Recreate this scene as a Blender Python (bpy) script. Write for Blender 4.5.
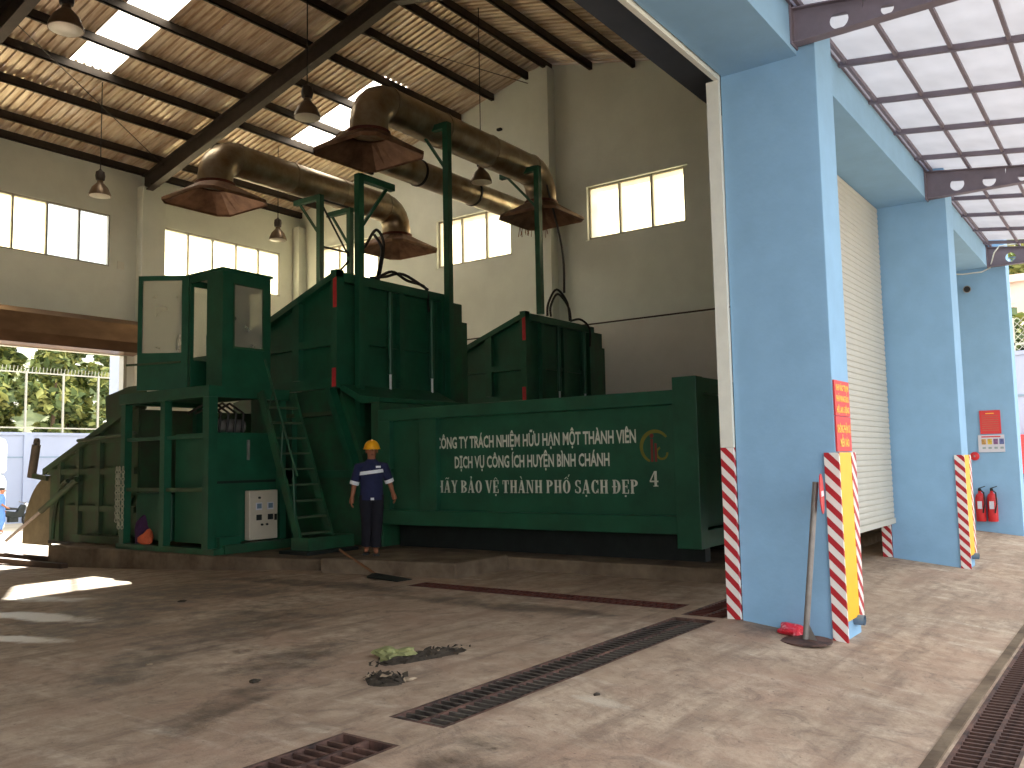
import bpy, bmesh, math, random
from mathutils import Vector, Matrix
random.seed(7)
S = bpy.context.scene
for o in list(bpy.data.objects): bpy.data.objects.remove(o)
COL = S.collection

# ------------------------------------------------------------------ camera
F_PX = 880.0
yaw, pit, roll = math.radians(35.864), math.radians(5.079), math.radians(-1.114)
fw = Vector((math.cos(yaw)*math.cos(pit), math.sin(yaw)*math.cos(pit), math.sin(pit)))
rt = Vector((math.sin(yaw), -math.cos(yaw), 0)); up = rt.cross(fw)
rt2 = rt*math.cos(roll)+up*math.sin(roll); up2 = up*math.cos(roll)-rt*math.sin(roll)
cd = bpy.data.cameras.new('camera'); cam = bpy.data.objects.new('camera', cd); COL.objects.link(cam)
cd.sensor_width = 36; cd.lens = 36*F_PX/1024; cd.clip_end = 500; cd.clip_start = 0.05
M = Matrix((( rt2.x, up2.x, -fw.x, 0), (rt2.y, up2.y, -fw.y, 0), (rt2.z, up2.z, -fw.z, 1.5), (0, 0, 0, 1)))
cam.matrix_world = M
S.camera = cam

# ------------------------------------------------------------------ sky, sun, exposure
w = bpy.data.worlds.new('sky'); S.world = w; w.use_nodes = True
bg = w.node_tree.nodes['Background']
bg.inputs['Color'].default_value = (0.93, 0.96, 1.0, 1); bg.inputs['Strength'].default_value = 1.6
sd = bpy.data.lights.new('sun', 'SUN'); sd.energy = 17.0; sd.angle = math.radians(0.6); sd.color = (1.0, 0.94, 0.85)
sun = bpy.data.objects.new('sun', sd); COL.objects.link(sun); sun.location = (30, 60, 45)
sun.rotation_euler = Vector((5.8, 11.2, 8.0)).to_track_quat('Z', 'Y').to_euler()
S.view_settings.view_transform = 'Standard'; S.view_settings.look = 'None'
S.view_settings.gamma = 1.0; S.view_settings.use_curve_mapping = False
S.view_settings.exposure = 0.88
S.cycles.max_bounces = 16; S.cycles.diffuse_bounces = 8; S.cycles.transmission_bounces = 12; S.cycles.transparent_max_bounces = 16

# ------------------------------------------------------------------ materials
def lin(c):
    c /= 255.0
    return c/12.92 if c <= 0.04045 else ((c+0.055)/1.055)**2.4
def rgb(r, g, b): return (lin(r), lin(g), lin(b), 1)
MATS = {}
def mat(name, col, rough=0.6, metal=0.0, var=0.15, scale=4.0, bump=0.0, spec=0.5, stretch=(1, 1, 1), col2=None, thr=(0.35, 0.7)):
    m = bpy.data.materials.new(name); m.use_nodes = True; nt = m.node_tree; N = nt.nodes; L = nt.links
    b = N['Principled BSDF']; b.inputs['Roughness'].default_value = rough; b.inputs['Metallic'].default_value = metal
    b.inputs['Specular IOR Level'].default_value = spec
    c = col; tc = N.new('ShaderNodeTexCoord'); mp = N.new('ShaderNodeMapping'); mp.inputs['Scale'].default_value = stretch
    L.new(tc.outputs['Object'], mp.inputs['Vector'])
    no = N.new('ShaderNodeTexNoise'); no.inputs['Scale'].default_value = scale; no.inputs['Detail'].default_value = 6; no.inputs['Roughness'].default_value = 0.62
    L.new(mp.outputs['Vector'], no.inputs['Vector'])
    rp = N.new('ShaderNodeValToRGB'); rp.color_ramp.elements[0].position = thr[0]; rp.color_ramp.elements[1].position = thr[1]
    lo = col2 if col2 else tuple(x*(1-var) for x in c[:3])+(1,)
    hi = c if col2 else tuple(min(1, x*(1+var)) for x in c[:3])+(1,)
    rp.color_ramp.elements[0].color = lo; rp.color_ramp.elements[1].color = hi
    L.new(no.outputs['Fac'], rp.inputs['Fac']); L.new(rp.outputs['Color'], b.inputs['Base Color'])
    if bump:
        n2 = N.new('ShaderNodeTexNoise'); n2.inputs['Scale'].default_value = scale*9; n2.inputs['Detail'].default_value = 4
        L.new(mp.outputs['Vector'], n2.inputs['Vector'])
        bp = N.new('ShaderNodeBump'); bp.inputs['Strength'].default_value = bump; bp.inputs['Distance'].default_value = 0.02
        L.new(n2.outputs['Fac'], bp.inputs['Height']); L.new(bp.outputs['Normal'], b.inputs['Normal'])
    MATS[name] = m; return m

GREEN = mat('green_paint', rgb(22, 82, 58), 0.42, 0, 0.22, 2.2, 0.05)
GREEN_W = mat('green_paint_worn', rgb(28, 92, 60), 0.5, 0, 0.3, 3, 0.08, col2=rgb(40, 66, 48))
GREEN_D = mat('green_paint_dusty', rgb(58, 94, 62), 0.65, 0, 0.3, 3, 0.08, col2=rgb(66, 74, 56))
GREEN_K = mat('dark_steel', rgb(30, 36, 34), 0.6, 0.2, 0.3, 5)
BLUE = mat('blue_render', rgb(140, 180, 212), 0.85, 0, 0.05, 2.5, 0.1, 0.2)
BEIGE = mat('beige_render', rgb(224, 228, 220), 0.9, 0, 0.05, 1.2, 0.2, 0.2)
DADO = mat('white_gloss_render', rgb(222, 218, 212), 0.35, 0, 0.05, 1.0)
SOFFIT = mat('unlit_housing_dark', rgb(66, 70, 76), 0.7, 0, 0.1, 3)  # unlit darkness of the shutter housing put into its colour
WHITE = mat('white_paint', rgb(226, 226, 214), 0.55, 0, 0.05, 6)
CREAM = mat('cream_shutter', rgb(184, 182, 170), 0.45, 0, 0.04, 3)
STEEL_BR = mat('brown_steel', rgb(66, 58, 52), 0.55, 0.3, 0.2, 5)
ZINC = mat('roof_zinc', rgb(232, 218, 198), 0.36, 0.35, 0.2, 2.5, 0.1, stretch=(3, .3, 1), col2=rgb(178, 150, 122))
DUCT = mat('duct_rusty_zinc', rgb(182, 172, 152), 0.34, 0.8, 0.3, 1.8, 0.06, col2=rgb(132, 108, 82))
HOOD = mat('hood_rusty_steel', rgb(152, 116, 90), 0.6, 0.35, 0.3, 2.2, 0.08, col2=rgb(98, 68, 50))
GIRDER = mat('girder_grey', rgb(122, 112, 122), 0.6, 0.1, 0.12, 4)
ALU = mat('aluminium_frame', rgb(170, 168, 156), 0.45, 0.4, 0.05, 4)
YELLOW = mat('yellow_plate', rgb(248, 186, 24), 0.5, 0, 0.04, 4)
RED = mat('red_paint', rgb(206, 40, 44), 0.45, 0, 0.08, 6)
REDS = mat('red_sign', rgb(214, 62, 62), 0.6, 0, 0.03, 6)
REDM = mat('red_marking', rgb(196, 44, 52), 0.5, 0, 0.15, 6)
SIGNY = mat('sign_yellow_print', rgb(250, 206, 76), 0.6, 0, 0.02, 6)
LETTER = mat('cream_lettering', rgb(214, 216, 200), 0.6, 0, 0.08, 14)
RUST = mat('rusty_grate', rgb(122, 90, 78), 0.75, 0.3, 0.35, 6, 0.1, col2=rgb(54, 42, 40))
RUST2 = mat('red_rust', rgb(112, 56, 44), 0.8, 0.2, 0.35, 5, 0.1, col2=rgb(70, 40, 34))
GRATE = mat('dark_grate', rgb(116, 108, 100), 0.7, 0.4, 0.3, 6, 0.1, col2=rgb(52, 44, 42))
CONC = mat('kerb_concrete', rgb(138, 122, 102), 0.9, 0, 0.25, 2.0, 0.35, 0.2, col2=rgb(92, 78, 64))
PIT = mat('pit_concrete', rgb(62, 54, 50), 0.95, 0, 0.2, 3)
GALV = mat('galvanised_pole', rgb(150, 146, 142), 0.5, 0.5, 0.15, 8)
RUBBER = mat('black_rubber', rgb(24, 23, 22), 0.6, 0, 0.1, 6)
PVC = mat('grey_pvc', rgb(108, 128, 146), 0.5, 0, 0.05, 6)
SKIN = mat('skin', rgb(150, 96, 68), 0.6, 0, 0.06, 12)
NAVY = mat('navy_cloth', rgb(28, 34, 70), 0.9, 0, 0.15, 10)
NAVYT = mat('black_navy_cloth', rgb(19, 19, 30), 0.9, 0, 0.15, 10)
REFL = mat('reflective_tape', rgb(225, 228, 232), 0.5, 0, 0.03, 10)
HELM = mat('yellow_plastic', rgb(238, 168, 20), 0.35, 0, 0.03, 5)
BLUEC = mat('light_blue_cloth', rgb(84, 124, 184), 0.9, 0, 0.1, 10)
WOOD = mat('worn_wood', rgb(124, 86, 58), 0.8, 0, 0.25, 8, stretch=(1, 1, 6))
YARDW = mat('pale_blue_wall', rgb(146, 154, 176), 0.9, 0, 0.04, 0.6)
YARDG = mat('yard_concrete', rgb(168, 156, 136), 0.9, 0, 0.15, 0.5)
PINK = mat('pale_pink_render', rgb(214, 190, 176), 0.9, 0, 0.12, 0.8)
CLOTHG = mat('olive_rag', rgb(138, 140, 92), 0.9, 0, 0.25, 9)
DIRT = mat('dark_litter', rgb(58, 50, 40), 0.95, 0, 0.5, 20)
CHIP = mat('pale_chips', rgb(160, 142, 118), 0.9, 0, 0.3, 20)
PURPLE = mat('purple_rag', rgb(66, 36, 74), 0.9, 0, 0.25, 9)
ORANGE = mat('orange_bag', rgb(206, 96, 58), 0.8, 0, 0.2, 9)
CHAINM = mat('pale_chain', rgb(170, 172, 150), 0.6, 0.4, 0.25, 14)
PANELW = mat('grey_panel', rgb(196, 186, 166), 0.5, 0, 0.05, 5)
LEAF = [mat('leaf_%s' % n, c, 0.7, 0, 0.4, 0.9) for n, c in (('dark', rgb(86, 102, 58)), ('mid', rgb(118, 130, 72)), ('yellow', rgb(160, 162, 92)))]
BARK = mat('bark', rgb(96, 78, 58), 0.95, 0, 0.25, 6)
LAMPW = mat('lamp_reflector', rgb(206, 200, 186), 0.35, 0.2, 0.05, 6)
LAMPS = mat('lamp_shade_metal', rgb(118, 100, 82), 0.4, 0.6, 0.15, 6)
PAPER = mat('white_board', rgb(206, 206, 214), 0.6, 0, 0.03, 6)
GOLD = mat('logo_gold', rgb(118, 112, 36), 0.6, 0, 0.1, 6)
LOGOR = mat('logo_red', rgb(122, 44, 40), 0.6, 0, 0.1, 6)

def stripes():
    m = bpy.data.materials.new('red_white_stripes'); m.use_nodes = True; nt = m.node_tree; N = nt.nodes; L = nt.links
    b = N['Principled BSDF']; b.inputs['Roughness'].default_value = 0.5
    g = N.new('ShaderNodeNewGeometry'); s = N.new('ShaderNodeSeparateXYZ'); L.new(g.outputs['Position'], s.inputs[0])
    a = N.new('ShaderNodeMath'); a.operation = 'SUBTRACT'; L.new(s.outputs['X'], a.inputs[0]); L.new(s.outputs['Y'], a.inputs[1])
    k = N.new('ShaderNodeMath'); k.operation = 'MULTIPLY_ADD'; L.new(a.outputs[0], k.inputs[0]); k.inputs[1].default_value = 1.0; L.new(s.outputs['Z'], k.inputs[2])
    d = N.new('ShaderNodeMath'); d.operation = 'DIVIDE'; L.new(k.outputs[0], d.inputs[0]); d.inputs[1].default_value = 0.15
    fr = N.new('ShaderNodeMath'); fr.operation = 'FRACT'; L.new(d.outputs[0], fr.inputs[0])
    gt = N.new('ShaderNodeMath'); gt.operation = 'GREATER_THAN'; L.new(fr.outputs[0], gt.inputs[0]); gt.inputs[1].default_value = 0.52
    mx = N.new('ShaderNodeMix'); mx.data_type = 'RGBA'; L.new(gt.outputs[0], mx.inputs['Factor'])
    mx.inputs[6].default_value = rgb(232, 226, 220); mx.inputs[7].default_value = rgb(176, 30, 40)
    L.new(mx.outputs[2], b.inputs['Base Color']); return m
STRIPE = stripes()

def mixpane(name, tint, trans, transl, gloss_rough=0.1, gloss=0.06, diffuse=0.0):
    m = bpy.data.materials.new(name); m.use_nodes = True; nt = m.node_tree; N = nt.nodes; L = nt.links
    for n in list(N): N.remove(n)
    out = N.new('ShaderNodeOutputMaterial')
    t = N.new('ShaderNodeBsdfTransparent'); t.inputs[0].default_value = tint
    r = N.new('ShaderNodeBsdfTranslucent'); r.inputs[0].default_value = tint
    tc = N.new('ShaderNodeTexCoord'); no = N.new('ShaderNodeTexNoise'); no.inputs['Scale'].default_value = 2.5; no.inputs['Detail'].default_value = 5
    L.new(tc.outputs['Object'], no.inputs['Vector'])
    rp = N.new('ShaderNodeValToRGB'); rp.color_ramp.elements[0].position = 0.3; rp.color_ramp.elements[1].position = 0.65
    rp.color_ramp.elements[0].color = tuple(x*0.88 for x in tint[:3])+(1,); rp.color_ramp.elements[1].color = tint
    L.new(no.outputs['Fac'], rp.inputs['Fac']); L.new(rp.outputs['Color'], r.inputs[0])
    d = N.new('ShaderNodeBsdfDiffuse'); d.inputs[0].default_value = tint
    g = N.new('ShaderNodeBsdfGlossy'); g.inputs['Roughness'].default_value = gloss_rough
    a = N.new('ShaderNodeMixShader'); a.inputs[0].default_value = transl/(max(1e-6, trans+transl))
    L.new(t.outputs[0], a.inputs[1]); L.new(r.outputs[0], a.inputs[2])
    b = N.new('ShaderNodeMixShader'); b.inputs[0].default_value = diffuse
    L.new(a.outputs[0], b.inputs[1]); L.new(d.outputs[0], b.inputs[2])
    c = N.new('ShaderNodeMixShader'); c.inputs[0].default_value = gloss
    L.new(b.outputs[0], c.inputs[1]); L.new(g.outputs[0], c.inputs[2])
    L.new(c.outputs[0], out.inputs[0]); return m
FROST = mixpane('frosted_glass', (0.97, 0.91, 0.73, 1), 0.1, 0.9)
CLEAR = mixpane('clear_glass', (0.97, 0.98, 0.96, 1), 1.0, 0.0, 0.03, 0.07)
DOORG = mixpane('dusty_glass', (0.80, 0.80, 0.74, 1), 0.8, 0.2, 0.15, 0.12, 0.12)
POLYC = mixpane('polycarbonate', (0.74, 0.705, 0.695, 1), 0.1, 0.9, 0.3, 0.05, 0.12)
FIBRE = mixpane('fibreglass_skylight', (0.98, 0.93, 0.82, 1), 0.0, 1.0, 0.3, 0.03)

def floor_mat():
    m = bpy.data.materials.new('stained_concrete'); m.use_nodes = True; nt = m.node_tree; N = nt.nodes; L = nt.links
    b = N['Principled BSDF']; b.inputs['Specular IOR Level'].default_value = 0.35
    g = N.new('ShaderNodeNewGeometry')
    def noise(scale, detail=6, rough=0.6, st=(1, 1, 1), rot=0.0, dist=0.0):
        mp = N.new('ShaderNodeMapping'); mp.inputs['Scale'].default_value = st; mp.inputs['Rotation'].default_value = (0, 0, rot)
        L.new(g.outputs['Position'], mp.inputs['Vector'])
        n = N.new('ShaderNodeTexNoise'); n.inputs['Scale'].default_value = scale; n.inputs['Detail'].default_value = detail; n.inputs['Roughness'].default_value = rough
        n.inputs['Distortion'].default_value = dist
        L.new(mp.outputs[0], n.inputs['Vector']); return n.outputs['Fac']
    def ramp(fac, p0, p1, c0=(0, 0, 0, 1), c1=(1, 1, 1, 1)):
        r = N.new('ShaderNodeValToRGB'); r.color_ramp.elements[0].position = p0; r.color_ramp.elements[1].position = p1
        r.color_ramp.elements[0].color = c0; r.color_ramp.elements[1].color = c1; L.new(fac, r.inputs['Fac']); return r.outputs['Color']
    def mix(fac, a, c, mode='MIX'):
        x = N.new('ShaderNodeMix'); x.data_type = 'RGBA'; x.blend_type = mode
        if isinstance(fac, float): x.inputs['Factor'].default_value = fac
        else: L.new(fac, x.inputs['Factor'])
        for s, v in ((6, a), (7, c)):
            if isinstance(v, tuple): x.inputs[s].default_value = v
            else: L.new(v, x.inputs[s])
        return x.outputs[2]
    def math_(op, a, c=None):
        x = N.new('ShaderNodeMath'); x.operation = op
        for i, v in enumerate((a, c)):
            if v is None: continue
            if isinstance(v, (int, float)): x.inputs[i].default_value = v
            else: L.new(v, x.inputs[i])
        return x.outputs[0]
    col = ramp(noise(0.7, 8, 0.65), 0.3, 0.72, rgb(158, 136, 114), rgb(200, 182, 160))
    # tyre / scrape streaks along the driving directions
    col = mix(ramp(noise(1.6, 6, 0.65, (0.25, 2.6, 1), 0.35), 0.50, 0.72), col, rgb(120, 102, 88))
    col = mix(ramp(noise(2.2, 5, 0.6, (2.2, 0.3, 1), 0.1), 0.57, 0.75), col, rgb(204, 190, 170))
    col = mix(ramp(noise(5.0, 7, 0.7), 0.42, 0.74), col, rgb(140, 118, 100))
    col = mix(ramp(noise(1.1, 7, 0.7), 0.46, 0.74), col, rgb(164, 136, 116))
    col = mix(ramp(noise(2.8, 8, 0.75, dist=1.5), 0.50, 0.78), col, rgb(112, 96, 84))
    col = mix(ramp(noise(22.0, 4, 0.7), 0.62, 0.74), col, rgb(96, 80, 68))
    wob = noise(1.8, 6, 0.7)
    def blob(cx, cy, rx, ry, rot):
        mp = N.new('ShaderNodeMapping'); mp.vector_type = 'TEXTURE'
        mp.inputs['Location'].default_value = (cx, cy, 0); mp.inputs['Rotation'].default_value = (0, 0, rot); mp.inputs['Scale'].default_value = (rx, ry, 1000)
        L.new(g.outputs['Position'], mp.inputs['Vector'])
        ln = N.new('ShaderNodeVectorMath'); ln.operation = 'LENGTH'; L.new(mp.outputs[0], ln.inputs[0])
        return math_('ADD', ln.outputs['Value'], math_('MULTIPLY', math_('SUBTRACT', wob, 0.5), 2.6))
    darks = [(7.55, 5.6, 0.28, 1.9, 0.02), (5.6, 7.2, 1.5, 0.7, 0.5), (5.2, 9.0, 1.8, 1.0, 0.6), (4.0, 6.6, 1.3, 0.35, 0.7), (4.6, 5.5, 0.9, 0.4, 0.3), (3.6, 4.9, 0.9, 0.22, 0.5),
             (7.8, 8.6, 0.35, 2.4, 0.1), (6.6, 9.6, 0.9, 1.6, 0.4), (3.4, 2.9, 0.7, 0.25, 0.2), (8.2, 3.0, 0.7, 0.25, 0)]
    dm = None
    for t in darks:
        v = blob(*t); dm = v if dm is None else math_('MINIMUM', dm, v)
    mask = ramp(dm, 0.45, 1.25, (1, 1, 1, 1), (0, 0, 0, 1))
    fine = ramp(noise(3.5, 7, 0.7), 0.35, 0.6, (.15, .15, .15, 1), (.72, .72, .72, 1))
    mk = mix(1.0, mask, fine, 'MULTIPLY')
    col = mix(mk, col, rgb(58, 48, 40))
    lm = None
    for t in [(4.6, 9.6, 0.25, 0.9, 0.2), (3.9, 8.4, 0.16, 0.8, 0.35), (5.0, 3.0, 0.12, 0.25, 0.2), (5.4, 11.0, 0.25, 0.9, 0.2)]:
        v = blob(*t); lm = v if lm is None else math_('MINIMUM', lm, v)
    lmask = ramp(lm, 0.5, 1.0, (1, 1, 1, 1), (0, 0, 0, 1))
    col = mix(lmask, col, rgb(196, 182, 164))  # pale marks; reflected doorway light on the wet inner ones painted in
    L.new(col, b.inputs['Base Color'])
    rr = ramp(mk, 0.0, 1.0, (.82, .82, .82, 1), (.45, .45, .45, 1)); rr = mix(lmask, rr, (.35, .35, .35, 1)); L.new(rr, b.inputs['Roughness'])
    h = math_('ADD', noise(9, 6, 0.7), math_('MULTIPLY', noise(45, 4, 0.6), 0.4))
    bp = N.new('ShaderNodeBump'); bp.inputs['Strength'].default_value = 0.35; bp.inputs['Distance'].default_value = 0.03
    L.new(h, bp.inputs['Height']); L.new(bp.outputs[0], b.inputs['Normal'])
    return m
FLOOR = floor_mat()

# ------------------------------------------------------------------ mesh helpers
def origin(p):
    v = Vector((0, 0, 0))
    while p is not None: v += p.location; p = p.parent
    return v
class MB:
    def __init__(s): s.v = []; s.f = []
    def add(s, vs, fs):
        k = len(s.v); s.v += [tuple(p) for p in vs]; s.f += [tuple(i+k for i in f) for f in fs]; return s
    def box(s, x0, x1, y0, y1, z0, z1):
        return s.add([(x0,y0,z0),(x1,y0,z0),(x1,y1,z0),(x0,y1,z0),(x0,y0,z1),(x1,y0,z1),(x1,y1,z1),(x0,y1,z1)],
                     [(3,2,1,0),(4,5,6,7),(0,1,5,4),(1,2,6,5),(2,3,7,6),(3,0,4,7)])
    def bar(s, p, q, wd, ht, upv=(0, 0, 1)):
        p, q = Vector(p), Vector(q); d = (q-p).normalized(); u = Vector(upv)
        if abs(d.dot(u)) > 0.98: u = Vector((1, 0, 0))
        r = d.cross(u).normalized(); u = r.cross(d).normalized()
        vs = []
        for e in (p, q):
            for a, c in ((-1,-1),(1,-1),(1,1),(-1,1)): vs.append(e+r*a*wd/2+u*c*ht/2)
        return s.add(vs, [(3,2,1,0),(4,5,6,7),(0,1,5,4),(1,2,6,5),(2,3,7,6),(3,0,4,7)])
    def tube(s, pts, r, n=10, cap=True):
        pts = [Vector(p) for p in pts]; rs = r if isinstance(r, (list, tuple)) else [r]*len(pts)
        t0 = (pts[1]-pts[0]).normalized(); ref = Vector((0, 0, 1)) if abs(t0.z) < 0.9 else Vector((1, 0, 0))
        nrm = t0.cross(ref).normalized(); vs = []; prev = t0
        for i, p in enumerate(pts):
            t = (pts[min(i+1, len(pts)-1)]-pts[max(i-1, 0)]).normalized()
            q = prev.rotation_difference(t); nrm = (q @ nrm).normalized(); prev = t; bn = t.cross(nrm)
            for k in range(n):
                a = 2*math.pi*k/n; vs.append(p+(nrm*math.cos(a)+bn*math.sin(a))*rs[i])
        fs = [(i*n+k, i*n+(k+1) % n, (i+1)*n+(k+1) % n, (i+1)*n+k) for i in range(len(pts)-1) for k in range(n)]
        if cap: fs += [tuple(reversed(range(n))), tuple((len(pts)-1)*n+k for k in range(n))]
        return s.add(vs, fs)
    def prism(s, poly, axis, a0, a1):
        n = len(poly); mk = {'x': lambda p, a: (a, p[0], p[1]), 'y': lambda p, a: (p[0], a, p[1]), 'z': lambda p, a: (p[0], p[1], a)}[axis]
        vs = [mk(p, a0) for p in poly]+[mk(p, a1) for p in poly]
        return s.add(vs, [tuple(reversed(range(n))), tuple(range(n, 2*n))]+[(i, (i+1) % n, n+(i+1) % n, n+i) for i in range(n)])
    def lathe(s, prof, c, n=20, cap=True):
        vs = [(c[0]+r*math.cos(2*math.pi*k/n), c[1]+r*math.sin(2*math.pi*k/n), c[2]+z) for r, z in prof for k in range(n)]
        fs = [(i*n+k, i*n+(k+1) % n, (i+1)*n+(k+1) % n, (i+1)*n+k) for i in range(len(prof)-1) for k in range(n)]
        if cap: fs += [tuple(reversed(range(n))), tuple((len(prof)-1)*n+k for k in range(n))]
        return s.add(vs, fs)
    def ball(s, c, rx, ry, rz, n=12, m=8):
        vs = []; fs = []
        for i in range(m+1):
            a = math.pi*i/m
            for k in range(n):
                b = 2*math.pi*k/n; vs.append((c[0]+rx*math.sin(a)*math.cos(b), c[1]+ry*math.sin(a)*math.sin(b), c[2]+rz*math.cos(a)))
        fs = [(i*n+k, (i+1)*n+k, (i+1)*n+(k+1) % n, i*n+(k+1) % n) for i in range(m) for k in range(n)]
        return s.add(vs, fs)
    def loft(s, rings):   # rings of equal point count
        n = len(rings[0]); vs = [p for r in rings for p in r]
        fs = [(i*n+k, i*n+(k+1) % n, (i+1)*n+(k+1) % n, (i+1)*n+k) for i in range(len(rings)-1) for k in range(n)]
        fs += [tuple(reversed(range(n))), tuple((len(rings)-1)*n+k for k in range(n))]
        return s.add(vs, fs)
    def build(s, name, m, parent=None, smooth=False, bevel=0.0, loc=None):
        o0 = origin(parent) if parent else Vector(loc) if loc else Vector((0, 0, 0))
        me = bpy.data.meshes.new(name); me.from_pydata([(x-o0.x, y-o0.y, z-o0.z) for x, y, z in s.v], [], s.f)
        bm = bmesh.new(); bm.from_mesh(me); bmesh.ops.remove_doubles(bm, verts=bm.verts, dist=1e-5)
        bmesh.ops.recalc_face_normals(bm, faces=bm.faces); bm.to_mesh(me); bm.free()
        if smooth: me.polygons.foreach_set('use_smooth', [True]*len(me.polygons))
        me.materials.append(m); o = bpy.data.objects.new(name, me); COL.objects.link(o)
        if parent: o.parent = parent
        elif loc: o.location = loc
        if smooth:
            md = o.modifiers.new('split', 'EDGE_SPLIT'); md.split_angle = math.radians(40)
        if bevel:
            md = o.modifiers.new('bevel', 'BEVEL'); md.width = bevel; md.segments = 2; md.limit_method = 'ANGLE'
        return o
def B(*a): return MB().box(*a)
def tag(o, label=None, cat=None, group=None, kind=None):
    if label: o['label'] = label
    if cat: o['category'] = cat
    if group: o['group'] = group
    if kind: o['kind'] = kind
    return o
def thing(name, loc, label, cat, group=None):
    o = bpy.data.objects.new(name, None); COL.objects.link(o); o.location = loc; o.empty_display_size = 0.2
    return tag(o, label, cat, group)
def struct(o, label=None, cat=None): return tag(o, label, cat, kind='structure')
def rep(o, off, parent='same', name=None):
    c = o.copy(); COL.objects.link(c); c.location = o.location+Vector(off)
    if parent != 'same': c.parent = parent
    return c
def copy_tree(o, parent=None):
    c = o.copy(); COL.objects.link(c); c.parent = parent
    for ch in list(o.children): copy_tree(ch, c)
    return c
def text_mesh(name, body, m, parent, origin_pt, ux, uz, width, height, align='LEFT', bold=0.012, thick=0.004):
    """flat lettering fitted to width x height, ux = reading direction, uz = up, on the plane through origin_pt"""
    cu = bpy.data.curves.new('t', 'FONT'); cu.body = body; cu.offset = bold; cu.extrude = 0; cu.resolution_u = 2
    to = bpy.data.objects.new('t', cu); COL.objects.link(to)
    dg = bpy.context.evaluated_depsgraph_get(); dg.update()
    me0 = bpy.data.meshes.new_from_object(to.evaluated_get(dg)); bpy.data.objects.remove(to)
    vs = [v.co.copy() for v in me0.vertices]; fs = [tuple(p.vertices) for p in me0.polygons]
    cu2 = bpy.data.curves.new('t', 'FONT'); cu2.body = 'H'
    x0 = min(v.x for v in vs); x1 = max(v.x for v in vs)
    sx = width/(x1-x0); sy = height/0.72
    ux, uz = Vector(ux), Vector(uz); nn = ux.cross(uz); o0 = Vector(origin_pt)
    mb = MB(); mb.add([o0+ux*((v.x-x0)*sx)+uz*(v.y*sy)+nn*thick for v in vs], fs)
    bpy.data.meshes.remove(me0); bpy.data.curves.remove(cu2)
    return mb.build(name, m, parent)

# ================================================================== SETTING
def fz(y):
    if y >= 10: return -0.035*(min(y, 23.5)-10)
    if y >= 3.3: return 0.0
    return -0.113*(3.3-max(y, 1.1))
DR = {'threshold': (3.93, 7.83, 3.37, 3.80), 'near': (0.5, 3.57, 3.37, 3.80), 'post': (7.97, 9.6, 3.37, 3.80), 'cross': (8.2, 8.55, 3.97, 7.6), 'apron': (3.0, 20.0, 0.72, 1.08)}
xs = sorted(set([-6+0.75*i for i in range(0, 71)]+[v for d in DR.values() for v in d[:2]]))
ys = sorted(set([-9+1.0*i for i in range(0, 33)]+[1.1, 3.3, 23.5]+[v for d in DR.values() for v in d[2:]]))
mb = MB(); idx = {}
for i, x in enumerate(xs):
    for j, y in enumerate(ys): idx[i, j] = len(mb.v); mb.v.append((x, y, fz(y)))
for i in range(len(xs)-1):
    for j in range(len(ys)-1):
        cx, cy = (xs[i]+xs[i+1])/2, (ys[j]+ys[j+1])/2
        if any(a < cx < b and c < cy < d for a, b, c, d in DR.values()): continue
        mb.f.append((idx[i, j], idx[i+1, j], idx[i+1, j+1], idx[i, j+1]))
struct(mb.build('floor', FLOOR), 'stained grey-brown concrete floor and sloping apron', 'floor')
for k, (a, b, c, d) in DR.items():
    z = fz((c+d)/2); m_ = MB()
    zt0, zt1 = fz(c), fz(d)
    m_.add([(a,c,zt0),(b,c,zt0),(b,d,zt1),(a,d,zt1),(a,c,z-.3),(b,c,z-.3),(b,d,z-.3),(a,d,z-.3)], [(4,5,6,7),(0,1,5,4),(1,2,6,5),(2,3,7,6),(3,0,4,7)])
    struct(m_.build('drain_channel', PIT), 'dark open drain channel below the floor, %s grate' % {'threshold': 'under the long threshold', 'near': 'under the nearest', 'post': 'under the short pillar-side', 'cross': 'under the red rusty', 'apron': 'under the outdoor apron'}[k], 'drain')

def grate(key, label, mbar, mframe, pitch=0.08, along='x', spines=(0.5,)):
    a, b, c, d = DR[key]; z = fz((c+d)/2)-0.004
    t = thing('drain_grate', ((a+b)/2, (c+d)/2, z-0.05), label, 'grate', 'steel floor drain grates')
    fm = MB(); e = 0.025
    fm.box(a, b, c, c+e, z-.05, z+.004).box(a, b, d-e, d, z-.05, z+.004).box(a, a+e, c+e, d-e, z-.05, z+.004).box(b-e, b, c+e, d-e, z-.05, z+.004)
    fm.build('frame', mframe, t)
    for s_ in spines:
        if along == 'x': B(a+e, b-e, c+(d-c)*s_-.012, c+(d-c)*s_+.012, z-.045, z+.002).build('spine', mframe, t)
        else: B(a+(b-a)*s_-.012, a+(b-a)*s_+.012, c+e, d-e, z-.045, z+.002).build('spine', mframe, t)
    ln = (b-a) if along == 'x' else (d-c); n = int((ln-2*e)/pitch)
    if along == 'x': first = B(a+e+.02, a+e+.042, c+e, d-e, z-.04, z-.002).build('grate_bar', mbar, t)
    else: first = B(a+e, b-e, c+e+.02, c+e+.042, z-.04, z-.002).build('grate_bar', mbar, t)
    for i in range(1, n): rep(first, (i*pitch, 0, 0) if along == 'x' else (0, i*pitch, 0))
    return t
grate('threshold', 'long dark steel drain grate across the bay threshold', GRATE, RUST, 0.082)
grate('near', 'rusty brown drain grate cut by the bottom edge of the picture', RUST, RUST)
grate('post', 'short rusty drain grate at the foot of the big blue pillar', RUST2, RUST)
grate('cross', 'narrow red-rusted drain grate lying parallel to the green container', RUST2, RUST2, 0.08, 'y')
grate('apron', 'long drain grate outdoors at the lower right corner', RUST, RUST)
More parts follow.
